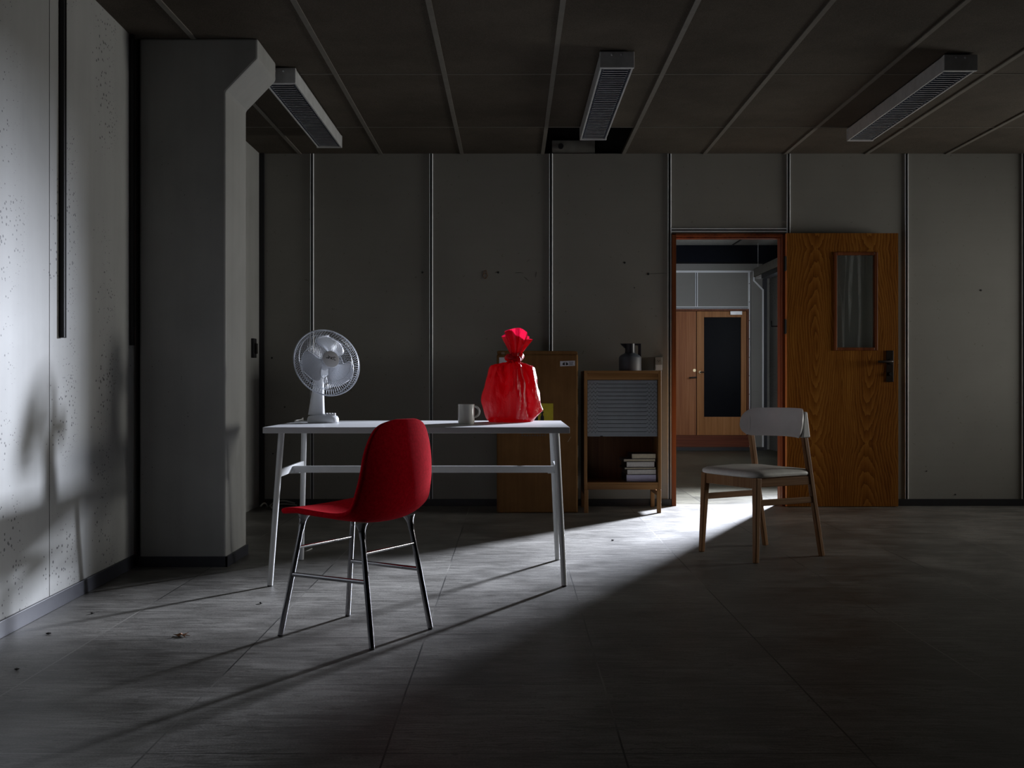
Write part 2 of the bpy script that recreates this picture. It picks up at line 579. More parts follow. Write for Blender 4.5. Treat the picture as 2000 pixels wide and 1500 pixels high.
# ceiling with one board missing
HX0, HX1, HY0 = 0.243, 0.82, 7.034
bm = B()
box(bm, -2.1, HX0, -1.6, WY + .12, CZ, CZ + .02)
box(bm, HX1, 6.7, -1.6, WY + .12, CZ, CZ + .02)
box(bm, HX0, HX1, -1.6, HY0, CZ, CZ + .02)
ceil = struct('ceiling', bm, M['ceiling'], label='brown speckled ceiling boards, one board missing above the back wall', cat='ceiling')
bm = B()
for k in range(-3, 11):
    x = 0.229 + 0.604 * k
    box(bm, x - .013, x + .013, -1.5, WY, CZ - .006, CZ)
for y in (7.03, 5.825, 4.62, 3.415, 2.21, 1.0, -0.2):
    box(bm, LX + .02, RX, y - .005, y + .005, CZ - .0025, CZ)
struct('ceiling_grid', bm, M['grid'], ceil)
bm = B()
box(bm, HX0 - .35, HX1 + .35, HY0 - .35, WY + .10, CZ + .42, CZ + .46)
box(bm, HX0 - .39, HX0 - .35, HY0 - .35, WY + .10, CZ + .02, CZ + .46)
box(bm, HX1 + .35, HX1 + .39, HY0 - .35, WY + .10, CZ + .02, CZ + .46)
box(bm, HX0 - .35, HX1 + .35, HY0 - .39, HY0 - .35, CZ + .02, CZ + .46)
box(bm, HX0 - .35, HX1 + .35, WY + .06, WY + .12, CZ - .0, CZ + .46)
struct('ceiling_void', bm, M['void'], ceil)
bm = B()
tube(bm, [(HX0 - .34, 7.50, CZ + .13), (HX1 + .34, 7.50, CZ + .13)], .012)
struct('void_pipe', bm, M['pipe'], ceil, smooth=True)
bm = B()
box(bm, .30, .62, WY + .01, WY + .055, CZ + .005, CZ + .10)
struct('junction_plate', bm, M['socket'], ceil)
bm = B()
lathe(bm, [(0, 0), (.02, 0), (.02, .02), (0, .02)], 20, Matrix.Translation((.365, WY + .012, CZ + .055)) @ Matrix.Rotation(PI / 2, 4, 'X'))
struct('plate_hole', bm, M['black'], ceil)

# back wall round the doorway
bm = B()
box(bm, LX, DX0, WY, WY + .12, 0, CZ)
box(bm, DX1, RX, WY, WY + .12, 0, CZ)
box(bm, DX0, DX1, WY, WY + .12, DZ, CZ)
wall_back = struct('wall_back', bm, M['panel'], label='grey panelled back wall with aluminium joint strips', cat='wall')
# marks on the back wall: nail holes, glue, scratches
for x, y, r in ((825, 532, 2.3), (973, 532, 2.4), (1220, 513, 2.2), (1266, 535, 2.6), (1916, 567, 2.0), (531, 699, 2.2), (556, 795, 1.6), (1239, 562, 1.2), (1810, 920, 1.2), (533, 886, 1.6), (1866, 966, 1.6)):
    p = px(x, y, WY)
    lathe_bm = lathe(B(), [(0, 0), (r * .0036, 0), (r * .0030, .0022), (0, .0022)], 12, Matrix.Translation(p) @ Matrix.Rotation(PI / 2, 4, 'X'))
    struct('nail_hole', lathe_bm, M['ink'], wall_back)
p = px(948, 537, WY - .0006)
bm = tube(B(), [p + Vector((.018 * math.cos(a) * (0.7 if a > PI else 1), 0, .020 * math.sin(a) - .008)) for a in [2 * PI * k / 18 for k in range(18)]], .0022, 6, closed=True)
tube(bm, [p + Vector((-.012, 0, .010)), p + Vector((-.010, 0, .030)), p + Vector((.008, 0, .034)), p + Vector((.012, 0, .012))], .0024, 6)
struct('glue_mark', bm, M['rust'], wall_back)
for x0, y0, x1, y1 in ((1048, 531, 1046, 542), (1268, 535, 1302, 534), (1006, 533, 1022, 533), (1024, 541, 1033, 549), (595, 546, 603, 549)):
    a, b = px(x0, y0, WY - .0003), px(x1, y1, WY - .0003)
    struct('scratch', tube(B(), [a, a.lerp(b, .5) + Vector((0, 0, .002)), b], [.0012, .0016, .0008], 5), M['dirt'], wall_back)

# aluminium joint strips: two light fins with a black groove between
trim_n = [0]


def joint(x, z0, z1, horizontal=None, w=.0145):
    trim_n[0] += 1
    bm = B()
    if horizontal is None:
        for q in (-.69, .69):
            prism(bm, [(x + w * (q - .31), WY), (x + w * (q - .20), WY - .008), (x + w * (q - .05), WY - .010), (x + w * (q + .31), WY - .0005), (x + w * (q + .31), WY)], 'Z', z0, z1)
        g = box(B(), x - w * .38, x + w * .38, WY - .003, WY, z0, z1)
    else:
        x0, x1 = horizontal
        z = z0
        box(bm, x0, x1, WY - .009, WY, z - w, z - w * .38)
        box(bm, x0, x1, WY - .009, WY, z + w * .38, z + w)
        g = box(B(), x0, x1, WY - .003, WY, z - w * .38, z + w * .38)
    o = struct('trim_%d' % trim_n[0], bm, M['alu'])
    struct('groove', g, M['black'], o)


for x in (609.5, 842, 1076, 1307.5):
    joint((x - 1000) / F * WY, .052, CZ - .001)
joint((1540 - 1000) / F * WY, DZ + .003, CZ - .001)
joint((1770.5 - 1000) / F * WY, .052, CZ - .001)
joint((1999 - 1000) / F * WY, .052, CZ - .001)
joint(4.71, .052, CZ - .001)
joint(5.60, .052, CZ - .001)
joint(0, DZ + .025, 0, (DX0 - .002, DX1 - .004))
struct('trim_33', box(B(), LX + .001, -1.848, WY - .02, WY, .0, CZ - .001), M['black'])
for n, (x0, x1) in enumerate(((-1.848, DX0 - .002), (2.86, RX))):
    struct('baseboard_back_%d' % (n + 1), box(B(), x0, x1, WY - .011, WY, 0, .052), M['darkskirt'], bevel=.002)

# left wall: turned 1.8 degrees, in two panels with a joint
ROT = math.atan2(-.0316, 1.0)
lw = lambda y: -1.719 - .0316 * y


def left_strip(bm, y0, y1, z0, z1, t0, t1):
    """A box along the left wall; t0..t1 = distance from its face into the room."""
    v = []
    for z in (z0, z1):
        for y, t in ((y0, t0), (y1, t0), (y1, t1), (y0, t1)):
            v.append(bm.verts.new((lw(y) + t, y, z)))
    for f in ((0, 3, 2, 1), (4, 5, 6, 7), (0, 1, 5, 4), (1, 2, 6, 5), (2, 3, 7, 6), (3, 0, 4, 7)):
        bm.faces.new([v[i] for i in f])
    return bm


bm = B()
left_strip(bm, 2.2, 4.199, 0, CZ, -.14, 0)
left_strip(bm, 4.205, 5.225, 0, CZ, -.14, 0)
left_strip(bm, 4.19, 4.21, 0, CZ, -.14, -.012)
wl = struct('wall_left', bm, M['concrete'], label='pale pitted concrete left wall with a vertical joint', cat='wall')
struct('wall_left_front', left_strip(B(), -1.6, 2.199, 0, CZ, -.14, 0), M['navy'], label='unseen near part of the left wall, darkened against bounce light', cat='wall')  # out of view, coloured dark to cut bounced light
struct('trim_10', left_strip(B(), 4.200, 4.204, .07, CZ, -.012, -.006), M['black'])
bm = B()
box(bm, LX - .14, LX, 5.235, WY, 0, CZ)
struct('wall_left_rear', bm, M['smooth_concrete'], label='narrow strip of pale side wall behind the concrete column', cat='wall')
struct('baseboard_left', left_strip(B(), -1.6, 5.222, 0, .062, 0, .012), M['navy'], bevel=.002)
struct('trim_11', box(B(), LX - .02, -1.8555, 5.30, 5.34, 0, CZ), M['black'])
for yy, w, lab in ((4.312, .030, 'black vertical cable duct in the middle of the concrete left wall'), (5.168, .020, 'thin black vertical cable duct in the corner beside the concrete column')):
    bm = left_strip(B(), yy - w / 2, yy + w / 2, 1.10, CZ - .001, 0.0, .021)
    t = obj('cable_duct', bm, M['black'], bevel=.002)
    setp(t, lab, 'cable duct')
    bm = left_strip(B(), yy - w * .18, yy + w * .18, 1.10, CZ - .002, .021, .0235)
    obj('cover_strip', bm, M['hinge'], t)

# concrete column with a haunch under the ceiling
prof = [(-1.855, 0), (-1.424, 0), (-1.424, 2.366), (-1.266, 2.530), (-1.266, CZ), (-1.855, CZ)]
bm = prism(B(), prof, 'Y', 5.225, 5.625)
struct('concrete_column', bm, M['smooth_concrete'], label='pale concrete column with a stepped haunch under the ceiling', cat='column', bevel=.010, segs=2)
bm = B()
box(bm, -1.855, -1.414, 5.2165, 5.2255, 0, .052)
box(bm, -1.4245, -1.4145, 5.2165, 5.63, 0, .052)
struct('baseboard_column', bm, M['navy'])

# right wall with a window added round the fill lamp; wall behind the camera darkened against bounce
W0, W1, WZ0, WZ1 = 6.30, 7.70, 0.86, 1.98
bm = B()
box(bm, RX, RX + .12, -1.6, W0, 0, CZ)
box(bm, RX, RX + .12, W1, WY + .12, 0, CZ)
box(bm, RX, RX + .12, W0, W1, 0, WZ0)
box(bm, RX, RX + .12, W0, W1, WZ1, CZ)
struct('wall_right', bm, M['panel'], label='grey right wall with a wide added window', cat='wall')
struct('wall_front', box(B(), -2.1, RX + .12, -1.72, -1.6, 0, CZ), M['navy'], label='unseen wall behind the viewer, darkened against bounce light', cat='wall')
bm = B()
for a, b in ((W0, W0 + .05), (W1 - .05, W1), ((W0 + W1) / 2 - .025, (W0 + W1) / 2 + .025)):
    box(bm, RX + .03, RX + .08, a, b, WZ0, WZ1)
box(bm, RX + .03, RX + .08, W0, W1, WZ0, WZ0 + .05)
box(bm, RX + .03, RX + .08, W0, W1, WZ1 - .05, WZ1)
w1 = struct('added_window_1', bm, M['fixture'], label='added two-pane window in the right wall', cat='window')
struct('window_pane', box(B(), RX + .05, RX + .056, W0 + .05, W1 - .05, WZ0 + .05, WZ1 - .05), M['window_glass'], w1)

# ------------------------------------------------------------------ next room, seen through the doorway
FY = 14.46
s = FY / F
CX = 3.58                       # its right wall
fx = lambda x: (x - 1000) * s
fz = lambda y: EYE + (750 - y) * s
bm = box(B(), -2.0, 3.45, FY, FY + .12, 0, 3.0)
struct('floor_corridor', box(B(), -2.1, 5.2, WY + .1001, 14.9, -0.1, 0.0), M['floor_corridor'], label='darker warm grey floor of the next room', cat='floor')  # same tile pattern, darker and warmer
bm = box(B(), -2.0, 3.45, FY, FY + .12, 0, 3.0)
wf = struct('wall_corridor_far', bm, M['corridor_panel'], label='grey panelled far wall of the next room', cat='wall')
K0, K1, KZ0, KZ1 = 9.62, 10.58, 1.78, 2.52
NX = 3.42                       # unseen near part of the wall, brought in behind the key lamp
bm = B()
box(bm, NX, NX + .12, WY + .12, K0, 0, 2.9)
box(bm, NX, NX + .12, K1, 11.1, 0, 2.9)
box(bm, NX, NX + .12, K0, K1, 0, KZ0)
box(bm, NX, NX + .12, K0, K1, KZ1, 2.9)
box(bm, NX + .12, CX + .12, 10.98, 11.1, 0, 2.9)
J0, J1, JZ0, JZ1 = 11.65, 12.75, 1.0, 2.2
box(bm, CX, CX + .12, 11.1, J0, 0, 2.9)
box(bm, CX, CX + .12, J1, FY + .3, 0, 2.9)
box(bm, CX, CX + .12, J0, J1, 0, JZ0)
box(bm, CX, CX + .12, J0, J1, JZ1, 2.9)
wr = struct('wall_corridor_right', bm, M['concrete'], label='pale concrete right wall of the next room', cat='wall')
bm = B()
for a, b in ((K0, K0 + .04), (K1 - .04, K1)):
    box(bm, NX + .03, NX + .08, a, b, KZ0, KZ1)
box(bm, NX + .03, NX + .08, K0, K1, KZ0, KZ0 + .04)
box(bm, NX + .03, NX + .08, K0, K1, KZ1 - .04, KZ1)
w2 = struct('added_window_2', bm, M['fixture'], label='added high window in the right wall of the next room', cat='window')  # unseen window added behind the key lamp
struct('window_pane', box(B(), NX + .05, NX + .056, K0 + .04, K1 - .04, KZ0 + .04, KZ1 - .04), M['window_glass'], w2)
bm = B()
for a, b in ((J0, J0 + .04), (J1 - .04, J1)):
    box(bm, CX + .05, CX + .10, a, b, JZ0, JZ1)
box(bm, CX + .05, CX + .10, J0, J1, JZ0, JZ0 + .04)
box(bm, CX + .05, CX + .10, J0, J1, JZ1 - .04, JZ1)
w3 = struct('added_window_3', bm, M['fixture'], label='second added window in the right wall of the next room', cat='window')  # unseen window added to go with the far fill
struct('window_pane', box(B(), CX + .07, CX + .076, J0 + .04, J1 - .04, JZ0 + .04, JZ1 - .04), M['window_glass'], w3)
struct('wall_corridor_left', box(B(), -2.12, -2.0, WY + .12, FY + .12, 0, 3.0), M['corridor_panel'])
struct('ceiling_corridor', box(B(), -2.0, CX + .12, WY + .12, FY + .3, 2.76, 2.9), M['slab'], label='grey plaster ceiling of the next room', cat='ceiling')
bm = box(B(), -2.0, CX, 13.98, 14.18, 2.535, 2.76)
struct('beam_corridor', bm, M['beam'], label='dark beam under the ceiling of the next room', cat='beam')
bm = box(B(), 1.95, 1.956, WY + .6, 13.98, 2.752, 2.76)
struct('trim_12', box(B(), fx(1414), fx(1417), 13.0, 13.98, 2.752, 2.76), M['groove'])
bm.free()
# white strips on the far wall
def ftrim(x0, y0, x1, y1, mat='trimwhite', d=.012):
    trim_n[0] += 1
    return struct('trim_%d' % (trim_n[0] + 4), box(B(), fx(x0), fx(x1), FY - d, FY, fz(y1), fz(y0)), M[mat], bevel=.001)


ftrim(1290, 528.5, 1470, 532.5)
ftrim(1357.5, 532.5, 1359.2, 599); ftrim(1361.0, 532.5, 1362.6, 599); ftrim(1359.2, 532.5, 1361.0, 599, 'navy', .004)
ftrim(1290, 598.8, 1461, 600.8); ftrim(1290, 600.8, 1461, 602.4, 'navy', .004); ftrim(1290, 602.4, 1461, 604)
o = ftrim(1461, 532.5, 1465, 873)
for k in range(9):
    y = 554 + k * 36
    struct('trim_screw', lathe(B(), [(0, 0), (.006, 0), (.004, .003), (0, .003)], 10, Matrix.Translation((fx(1463), FY - .012, fz(y))) @ Matrix.Rotation(PI / 2, 4, 'X')), M['ink'], o)
# wall end with the same haunch as the column, edged with a white strip
pts = [(1465, 532), (1471, 532), (1471, 549), (1488.5, 567), (1488.5, 873), (1465, 873)]
struct('wall_corridor_end', prism(B(), [(fx(a), fz(b)) for a, b in pts], 'Y', FY - .06, FY - .001), M['corridor_panel'])
edge = [(1468.6, 530), (1471.6, 530), (1471.6, 548.4), (1489.2, 566.6), (1489.2, 873), (1486.2, 873), (1486.2, 567.6), (1468.6, 549.6)]
struct('trim_30', prism(B(), [(fx(a), fz(b)) for a, b in edge], 'Y', FY - .075, FY - .06), M['trimwhite'])
struct('trim_31', box(B(), fx(1489.4), fx(1499), FY + .02, FY + .12, 0, 2.6), M['navy'])
struct('wall_corridor_recess', box(B(), 3.40, CX, FY + .14, FY + .3, 0, 2.9), M['concrete'])
struct('baseboard_corridor', box(B(), -1.9, fx(1489), FY - .085, FY - .0755, 0, fz(872.5)), M['darkskirt'])
# chalky drip marks on the concrete wall
random.seed(3)
for k in range(9):
    y0 = 14.08 + random.uniform(-.07, .07)
    z1 = random.uniform(1.9, 2.3) - k * .05
    struct('paint_run', box(B(), CX - .0015, CX, y0 - .025, y0 + .03, z1 - random.uniform(.15, .5), z1), M['chalk'], wr)

# double door in the far wall on a plinth
dd = thing('door_2', 'teak double door with a dark glazed leaf at the far end of the next room', 'door', (fx(1390), FY, 0), kind='structure')
ox = fx(1390)


def fpart(name, x0, y0, x1, y1, d0, d1, mat, parent=dd, bevel=.002, **k):
    return obj(name, box(B(), fx(x0) - ox, fx(x1) - ox, -d1, -d0, fz(y1), fz(y0)), M[mat], parent, bevel=bevel, **k)


fpart('plinth', 1290, 850, 1461, 873, 0, .075, 'mahogany')
fpart('head_jamb', 1290, 604, 1461, 608, 0, .06, 'frame')
fpart('side_jamb', 1457, 608, 1461, 850, 0, .06, 'frame')
lp = fpart('solid_leaf', 1290, 608.5, 1358.5, 849.5, 0, .045, 'teak')
bm = B()
z0, z1 = fz(849.5), fz(608.5)
x0, x1 = fx(1360) - ox, fx(1456.5) - ox
gx0, gx1, gz0, gz1 = fx(1374) - ox, fx(1446) - ox, fz(814), fz(620)
box(bm, x0, gx0, -.045, 0, z0, z1); box(bm, gx1, x1, -.045, 0, z0, z1)
box(bm, gx0, gx1, -.045, 0, z0, gz0); box(bm, gx0, gx1, -.045, 0, gz1, z1)
gp = obj('glazed_leaf', bm, M['teaklight'], dd, bevel=.002)
fpart('dark_pane', 1374, 620, 1446, 814, .012, .02, 'darkglass', gp, 0, label='dark glass pane')
fpart('door_closer', 1424, 608.6, 1447, 615.5, .046, .085, 'alu', gp)
p = Vector((fx(1355) - ox, -.045, fz(723.5)))
obj('lock_cylinder', lathe(B(), [(0, 0), (.022, 0), (.020, .012), (0, .012)], 20, Matrix.Translation(p) @ Matrix.Rotation(PI / 2, 4, 'X')), M['brass'], lp, smooth=True)
bm = tube(B(), [(fx(1358) - ox, -.046, fz(737)), (fx(1358) - ox, -.085, fz(737)), (fx(1356) - ox, -.09, fz(737)), (fx(1344) - ox, -.09, fz(738))], .010, 8)
obj('lever_handle', bm, M['bronze'], lp, smooth=True)
p = Vector((fx(1366) - ox, -.045, fz(727)))
bm = lathe(B(), [(0, 0), (.018, 0), (.016, .01), (0, .01)], 20, Matrix.Translation(p) @ Matrix.Rotation(PI / 2, 4, 'X'))
obj('lock_rose', bm, M['brass'], gp, smooth=True)
bm = tube(B(), [p + Vector((0, -.01, 0)), p + Vector((0, -.05, 0)), p + Vector((.012, -.055, 0)), p + Vector((.062, -.055, -.002))], .009, 8)
obj('lever_handle', bm, M['bronze'], gp, smooth=True)

# lamp fitting hanging on wires along the right wall of the next room
t = thing('hanging_lamp', 'narrow unlit strip lamp hanging on a wire in the next room', 'lamp', (3.27, 13.9, 0))
bm = box(B(), -.06, .06, -2.2, .05, 2.33, 2.44)
obj('lamp_housing', bm, M['grid'], t, bevel=.004)
obj('reflector', box(B(), -.05, .05, -2.15, -.35, 2.27, 2.329), M['groove'], t)
obj('end_cap', box(B(), -.05, .05, -.30, -.02, 2.30, 2.329), M['white'], t, bevel=.003)
obj('wire', tube(B(), [(-.04, -.12, 2.44), (-.04, -.12, 2.758)], .003, 6), M['cord'], t)
obj('wire', tube(B(), [(-.04, -1.9, 2.44), (-.04, -1.9, 2.758)], .003, 6), M['cord'], t)
# hook on the concrete wall
t = thing('wall_hook', 'small bent metal hook on the concrete wall of the next room', 'hook', (CX, 14.0, 1.70))
obj('hook_plate', box(B(), -.006, 0, -.03, .03, -.05, .05), M['socket'], t)
obj('hook_rod', tube(B(), [(-.006, 0, -.02), (-.12, 0, -.02), (-.12, 0, .05)], .007, 8), M['hinge'], t, smooth=True)

# ------------------------------------------------------------------ door frame and open door
df = thing('door_frame', 'red-brown wooden door frame round the open doorway', 'door frame', (DX0, WY, 0), kind='structure')
W = DX1 - DX0
obj('left_jamb', prism(B(), [(0.0, -.016), (.031, -.016), (.031, .04), (.018, .04), (.018, .13), (0, .13)], 'Z', 0, DZ), M['frame'], df, bevel=.0005, segs=1)
bm = prism(B(), [(W, -.016), (W - .038, -.016), (W - .038, .018), (W - .026, .018), (W - .026, .034), (W - .038, .034), (W - .038, .13), (W, .13)], 'Z', 0, DZ)
rj = obj('right_jamb', bm, M['frame'], df, bevel=.002)
obj('head_jamb', prism(B(), [(-.016, DZ), (-.016, DZ - .012), (-.004, DZ - .012), (-.004, DZ - .018), (.05, DZ - .018), (.05, DZ - .028), (.13, DZ - .028), (.13, DZ)], 'X', .0, W), M['frame'], df, bevel=.0015)
obj('strike_plate', box(B(), .028, .0335, .002, .03, .98, 1.11), M['alu'], df)

dr = thing('door_1', 'open oak veneer door with a glazed pane, folded flat against the back wall', 'door', (2.036, 7.765, 0), kind='structure')
DW, DT = .822, .040
pz0, pz1, pxa, pxb = 1.158, 1.886, .346, .668    # glazing bead outside
bm = B()
zt, zb = 2.026, .004
box(bm, 0, pxa, 0, DT, zb, zt); box(bm, pxb, DW, 0, DT, zb, zt)
box(bm, pxa, pxb, 0, DT, zb, pz0); box(bm, pxa, pxb, 0, DT, pz1, zt)
leaf = obj('door_leaf', bm, M['oak'], dr)
obj('lipping', box(B(), -.004, 0, 0, DT, zb, zt), M['teaklight'], dr)
bm = B()
bw = .022
for a, b, c, d in ((pxa, pxa + bw, pz0, pz1), (pxb - bw, pxb, pz0, pz1), (pxa + bw, pxb - bw, pz0, pz0 + bw), (pxa + bw, pxb - bw, pz1 - bw, pz1)):
    box(bm, a, b, -.007, DT + .004, c, d)
obj('glazing_bead', bm, M['frame'], dr, bevel=.003)
obj('glass_pane', box(B(), pxa + bw, pxb - bw, .018, .022, pz0 + bw, pz1 - bw), M['pane'], dr, label='streaked glass pane')
hx = .758
pl = obj('lock_plate', box(B(), hx - .027, hx + .027, -.006, 0, .925, 1.158), M['bronze'], dr, bevel=.004, segs=3)
bm = tube(B(), [(hx + .006, -.006, 1.075), (hx + .006, -.045, 1.075), (hx - .006, -.055, 1.075), (hx - .105, -.055, 1.074)], [.010, .010, .010, .008], 10)
obj('lever_handle', bm, M['bronze'], pl, smooth=True)
bm = lathe(B(), [(0, 0), (.020, 0), (.018, .006), (0, .006)], 24, Matrix.Translation((hx + .006, -.006, 1.075)) @ Matrix.Rotation(PI / 2, 4, 'X'))
lathe(bm, [(0, 0), (.013, 0), (.013, .010), (0, .010)], 24, Matrix.Translation((hx + .004, -.006, .985)) @ Matrix.Rotation(PI / 2, 4, 'X'))
obj('lock_cylinder', bm, M['hinge'], pl, smooth=True)
obj('latch', box(B(), DW, DW + .008, .012, .028, 1.06, 1.09), M['brass'], dr)
for z in (1.80, 1.335, .24):
    bm = tube(B(), [(-.018, -.003, z - .055), (-.018, -.003, z + .055)], .009, 10)
    box(bm, -.018, -.0045, -.002, .020, z - .05, z + .05)
    obj('hinge', bm, M['hinge'], dr, smooth=True)

# ------------------------------------------------------------------ ceiling lamps
def luminaire(x0, x1, y0, y1, label):
    t = thing('ceiling_lamp', label, 'ceiling lamp', ((x0 + x1) / 2, (y0 + y1) / 2, CZ), 0, 'louvred ceiling lamps')
    w, l = (x1 - x0) / 2, (y1 - y0) / 2
    h, top = -.088, -.0065
    bm = B()
    box(bm, -w, -w + .010, -l, l, h, top); box(bm, w - .010, w, -l, l, h, top)
    box(bm, -w, w, -l, l, top - .006, top)
    obj('housing', bm, M['fixture'], t, bevel=.002)
    for sgn in (-1, 1):
        e = obj('end_cap', box(B(), -w - .003, w + .003, sgn * l - .012, sgn * l + .012, h - .003, top - .0005), M['fixture'], t, bevel=.003)
        for q in (-.3, .25):
            m = Matrix.Translation((q * w, sgn * (l + .012), -.024)) @ Matrix.Rotation(PI / 2 * (1 if sgn < 0 else -1), 4, 'X')
            obj('screw', lathe(B(), [(0, 0), (.006, 0), (.005, .003), (0, .004)], 12, m), M['alu'], e)
    bm = B()
    n = 40
    for k in range(n):
        y = -l + .03 + (2 * l - .06) * k / (n - 1)
        box(bm, -w + .022, w - .022, y - .0012, y + .0012, h + .004, h + .036)
    for sgn in (-1, 1):
        box(bm, sgn * (w - .022) - .0012, sgn * (w - .022) + .0012, -l + .013, l - .013, h + .004, h + .04)
        for k in range(60):
            y = -l + .03 + (2 * l - .06) * k / 59
            box(bm, sgn * (w - .011) - .010, sgn * (w - .011) + .010, y - .004, y + .004, h + .002, h + .006)
    lg = obj('louver_grille', bm, M['louver'], t)
    bm = B()
    for k in range(n):
        y = -l + .03 + (2 * l - .06) * k / (n - 1)
        box(bm, -w + .022, w - .022, y - .0035, y + .0035, h + .002, h + .004)
    obj('lit_louver_edge', bm, M['fixture'], lg)  # pale lips paint the light blade edges catch; blade faces darkened
    obj('lamp_tube', tube(B(), [(0, -l + .04, -.032), (0, l - .04, -.032)], .013, 14), M['bulb'], t, smooth=True)


luminaire(.455, .628, 5.42, 7.01, 'louvred ceiling lamp in the middle, below the missing ceiling board')
luminaire(2.250, 2.420, 5.47, 7.04, 'louvred ceiling lamp on the right, above the open oak door')
luminaire(-1.345, -1.176, 5.70, 7.24, 'louvred ceiling lamp partly hidden behind the concrete column')

# ------------------------------------------------------------------ small fittings on the walls
t = thing('wall_socket', 'grey surface-mounted wall socket behind the wooden cabinet', 'socket', (px(1285, 712, WY).x, WY, 0))
obj('socket_box', box(B(), -.028, .028, -.034, 0, 1.012, 1.112), M['socket'], t, bevel=.003)
f = obj('socket_face', box(B(), -.026, .026, -.040, -.034, 1.058, 1.110), M['socket'], t, bevel=.004)
bm = B()
for a, b in ((-.008, 1.084), (.008, 1.084), (0, 1.076)):
    lathe(bm, [(0, 0), (.003, 0), (.003, .0012), (0, .0012)], 10, Matrix.Translation((a, -.040, b)) @ Matrix.Rotation(PI / 2, 4, 'X'))
obj('pin_hole', bm, M['ink'], f)
obj('lower_cover', box(B(), -.024, .026, -.038, -.034, 1.014, 1.054), M['fixture'], t, bevel=.002)
t = thing('wall_switch', 'black wall switch on the narrow side wall behind the column', 'switch', (LX, 7.62, 0))
obj('switch_box', box(B(), 0, .022, -.04, .04, 1.10, 1.24), M['black'], t, bevel=.003)
obj('rocker', box(B(), .022, .034, -.025, .025, 1.13, 1.205), M['hinge'], t, bevel=.003)

# loose cable ends on the floor in the corner
t = thing('cable_bundle', 'loose grey cable ends sticking out at the corner behind the column', 'cable', (-1.84, 7.60, 0))
for dx, dy, pk in ((.20, -.02, .060), (.21, .01, .035), (-.02, -.14, .05), (.06, -.12, .03)):
    pts = [(0.06, .05, .004), (.06 + dx * .25, .05 + dy * .25, pk * .8), (.06 + dx * .6, .05 + dy * .6, pk), (.06 + dx, .05 + dy, pk * .72)]
    obj('cable', tube(B(), catmull(pts, 12), .0055, 8), M['socket'], t, smooth=True)

# dry leaf on the floor
p = px(355, 1243, F * EYE / (1243 - 750))
bm = B()
pts = []
for k in range(14):
    a = 2 * PI * k / 14
    r = .030 if k % 2 == 0 else .012
    pts.append((r * math.cos(a), r * .8 * math.sin(a), .003 + .008 * (k % 3) / 2))
vs = [bm.verts.new(q) for q in pts]
c = bm.verts.new((0, 0, .007))
for k in range(14): bm.faces.new((c, vs[k], vs[(k + 1) % 14]))
t = obj('dry_leaf', bm, M['leaf'], loc=(p.x, p.y, 0))
so = t.modifiers.new('thick', 'SOLIDIFY'); so.thickness = .0015
setp(t, 'small dry brown leaf lying on the floor left of the red chair', 'leaf')
random.seed(11)
for k, (x, y) in enumerate(((510, 1179), (181, 1199), (95, 1239), (33, 1309), (1197, 1056))):
    p = px(x, y, F * EYE / (y - 750))
    bm = B()
    bmesh.ops.create_icosphere(bm, subdivisions=1, radius=.008)
    for v in bm.verts: v.co = Vector((v.co.x * random.uniform(.6, 1.5), v.co.y * random.uniform(.6, 1.5), v.co.z * .5 + .004))
    t = obj('plaster_crumb', bm, M['dirt'], loc=(p.x, p.y, 0))
    setp(t, ('tiny dark crumb on the floor beside the table leg', 'tiny dark crumb on the floor in front of the concrete column', 'tiny dark crumb by the skirting of the left wall', 'tiny dark crumb on the floor nearest the left wall', 'tiny dark crumb on the bright floor before the cabinet')[k], 'crumb', 'crumbs scattered on the floor')

# ------------------------------------------------------------------ the white table
TX0, TX1, TY0, TY1, TZ = -1.112, .258, 4.68, 5.54, .717
tc = ((TX0 + TX1) / 2, (4.72 + 5.43) / 2)
t = thing('table', 'white rectangular table with round splayed legs and a steel stretcher', 'table', (tc[0], tc[1], 0))
obj('tabletop', box(B(), TX0 - tc[0], TX1 - tc[0], TY0 - tc[1], TY1 - tc[1], TZ - .027, TZ), M['top'], t, bevel=.002)
hx, hy, tx_, ty_ = .662, .352, .630, .262
for sx in (-1, 1):
    for sy in (-1, 1):
        bm = tube(B(), [(sx * hx, sy * hy, .004), (sx * (hx * .5 + tx_ * .5), sy * (hy + ty_) / 2, .347), (sx * tx_, sy * ty_, TZ - .0275)], [.0125, .0135, .0145], 18)
        lg = obj('leg', bm, M['white'], t, smooth=True)
        obj('glide', tube(B(), [(sx * hx, sy * hy, 0), (sx * hx, sy * hy, .005)], .0118, 14), M['rubber'], lg)
    k = .5 / .69
    xx, yy = sx * (hx + (tx_ - hx) * k), hy + (ty_ - hy) * k
    bm = box(B(), xx - .006, xx + .006, -yy, yy, .484, .518)
    obj('end_rail', bm, M['white'], t, bevel=.0015)
    bm = prism(B(), [(sx * .644, -.03), (sx * .644, .03), (sx * .60, .012), (sx * .60, -.012)], 'Z', .479, .484)
    obj('bracket', bm, M['white'], t)
obj('stretcher', box(B(), -.630, .630, -.010, .010, .482, .514), M['white'], t, bevel=.0015)

# ------------------------------------------------------------------ desk fan
FP = Vector((px(631, 818, 5.22).x, 5.22, TZ + .0008))
t = thing('desk_fan', 'white desk fan standing on the white table', 'fan', FP)
bm = B()
prof = [(0, 0), (.074, 0), (.078, .004), (.078, .020), (.072, .032), (.052, .041), (0, .044)]
lathe(bm, prof, 48)
bmesh.ops.scale(bm, vec=(1.0, .82, 1), verts=bm.verts)
base = obj('base', bm, M['fan'], t, smooth=True)
for k in range(4):
    bm = box(B(), -.0055, .0055, -.009, .009, 0, .012)
    obj('button', bm, M['plastic'], base, bevel=.002, loc=(.018 + k * .0135, -.010, .036))
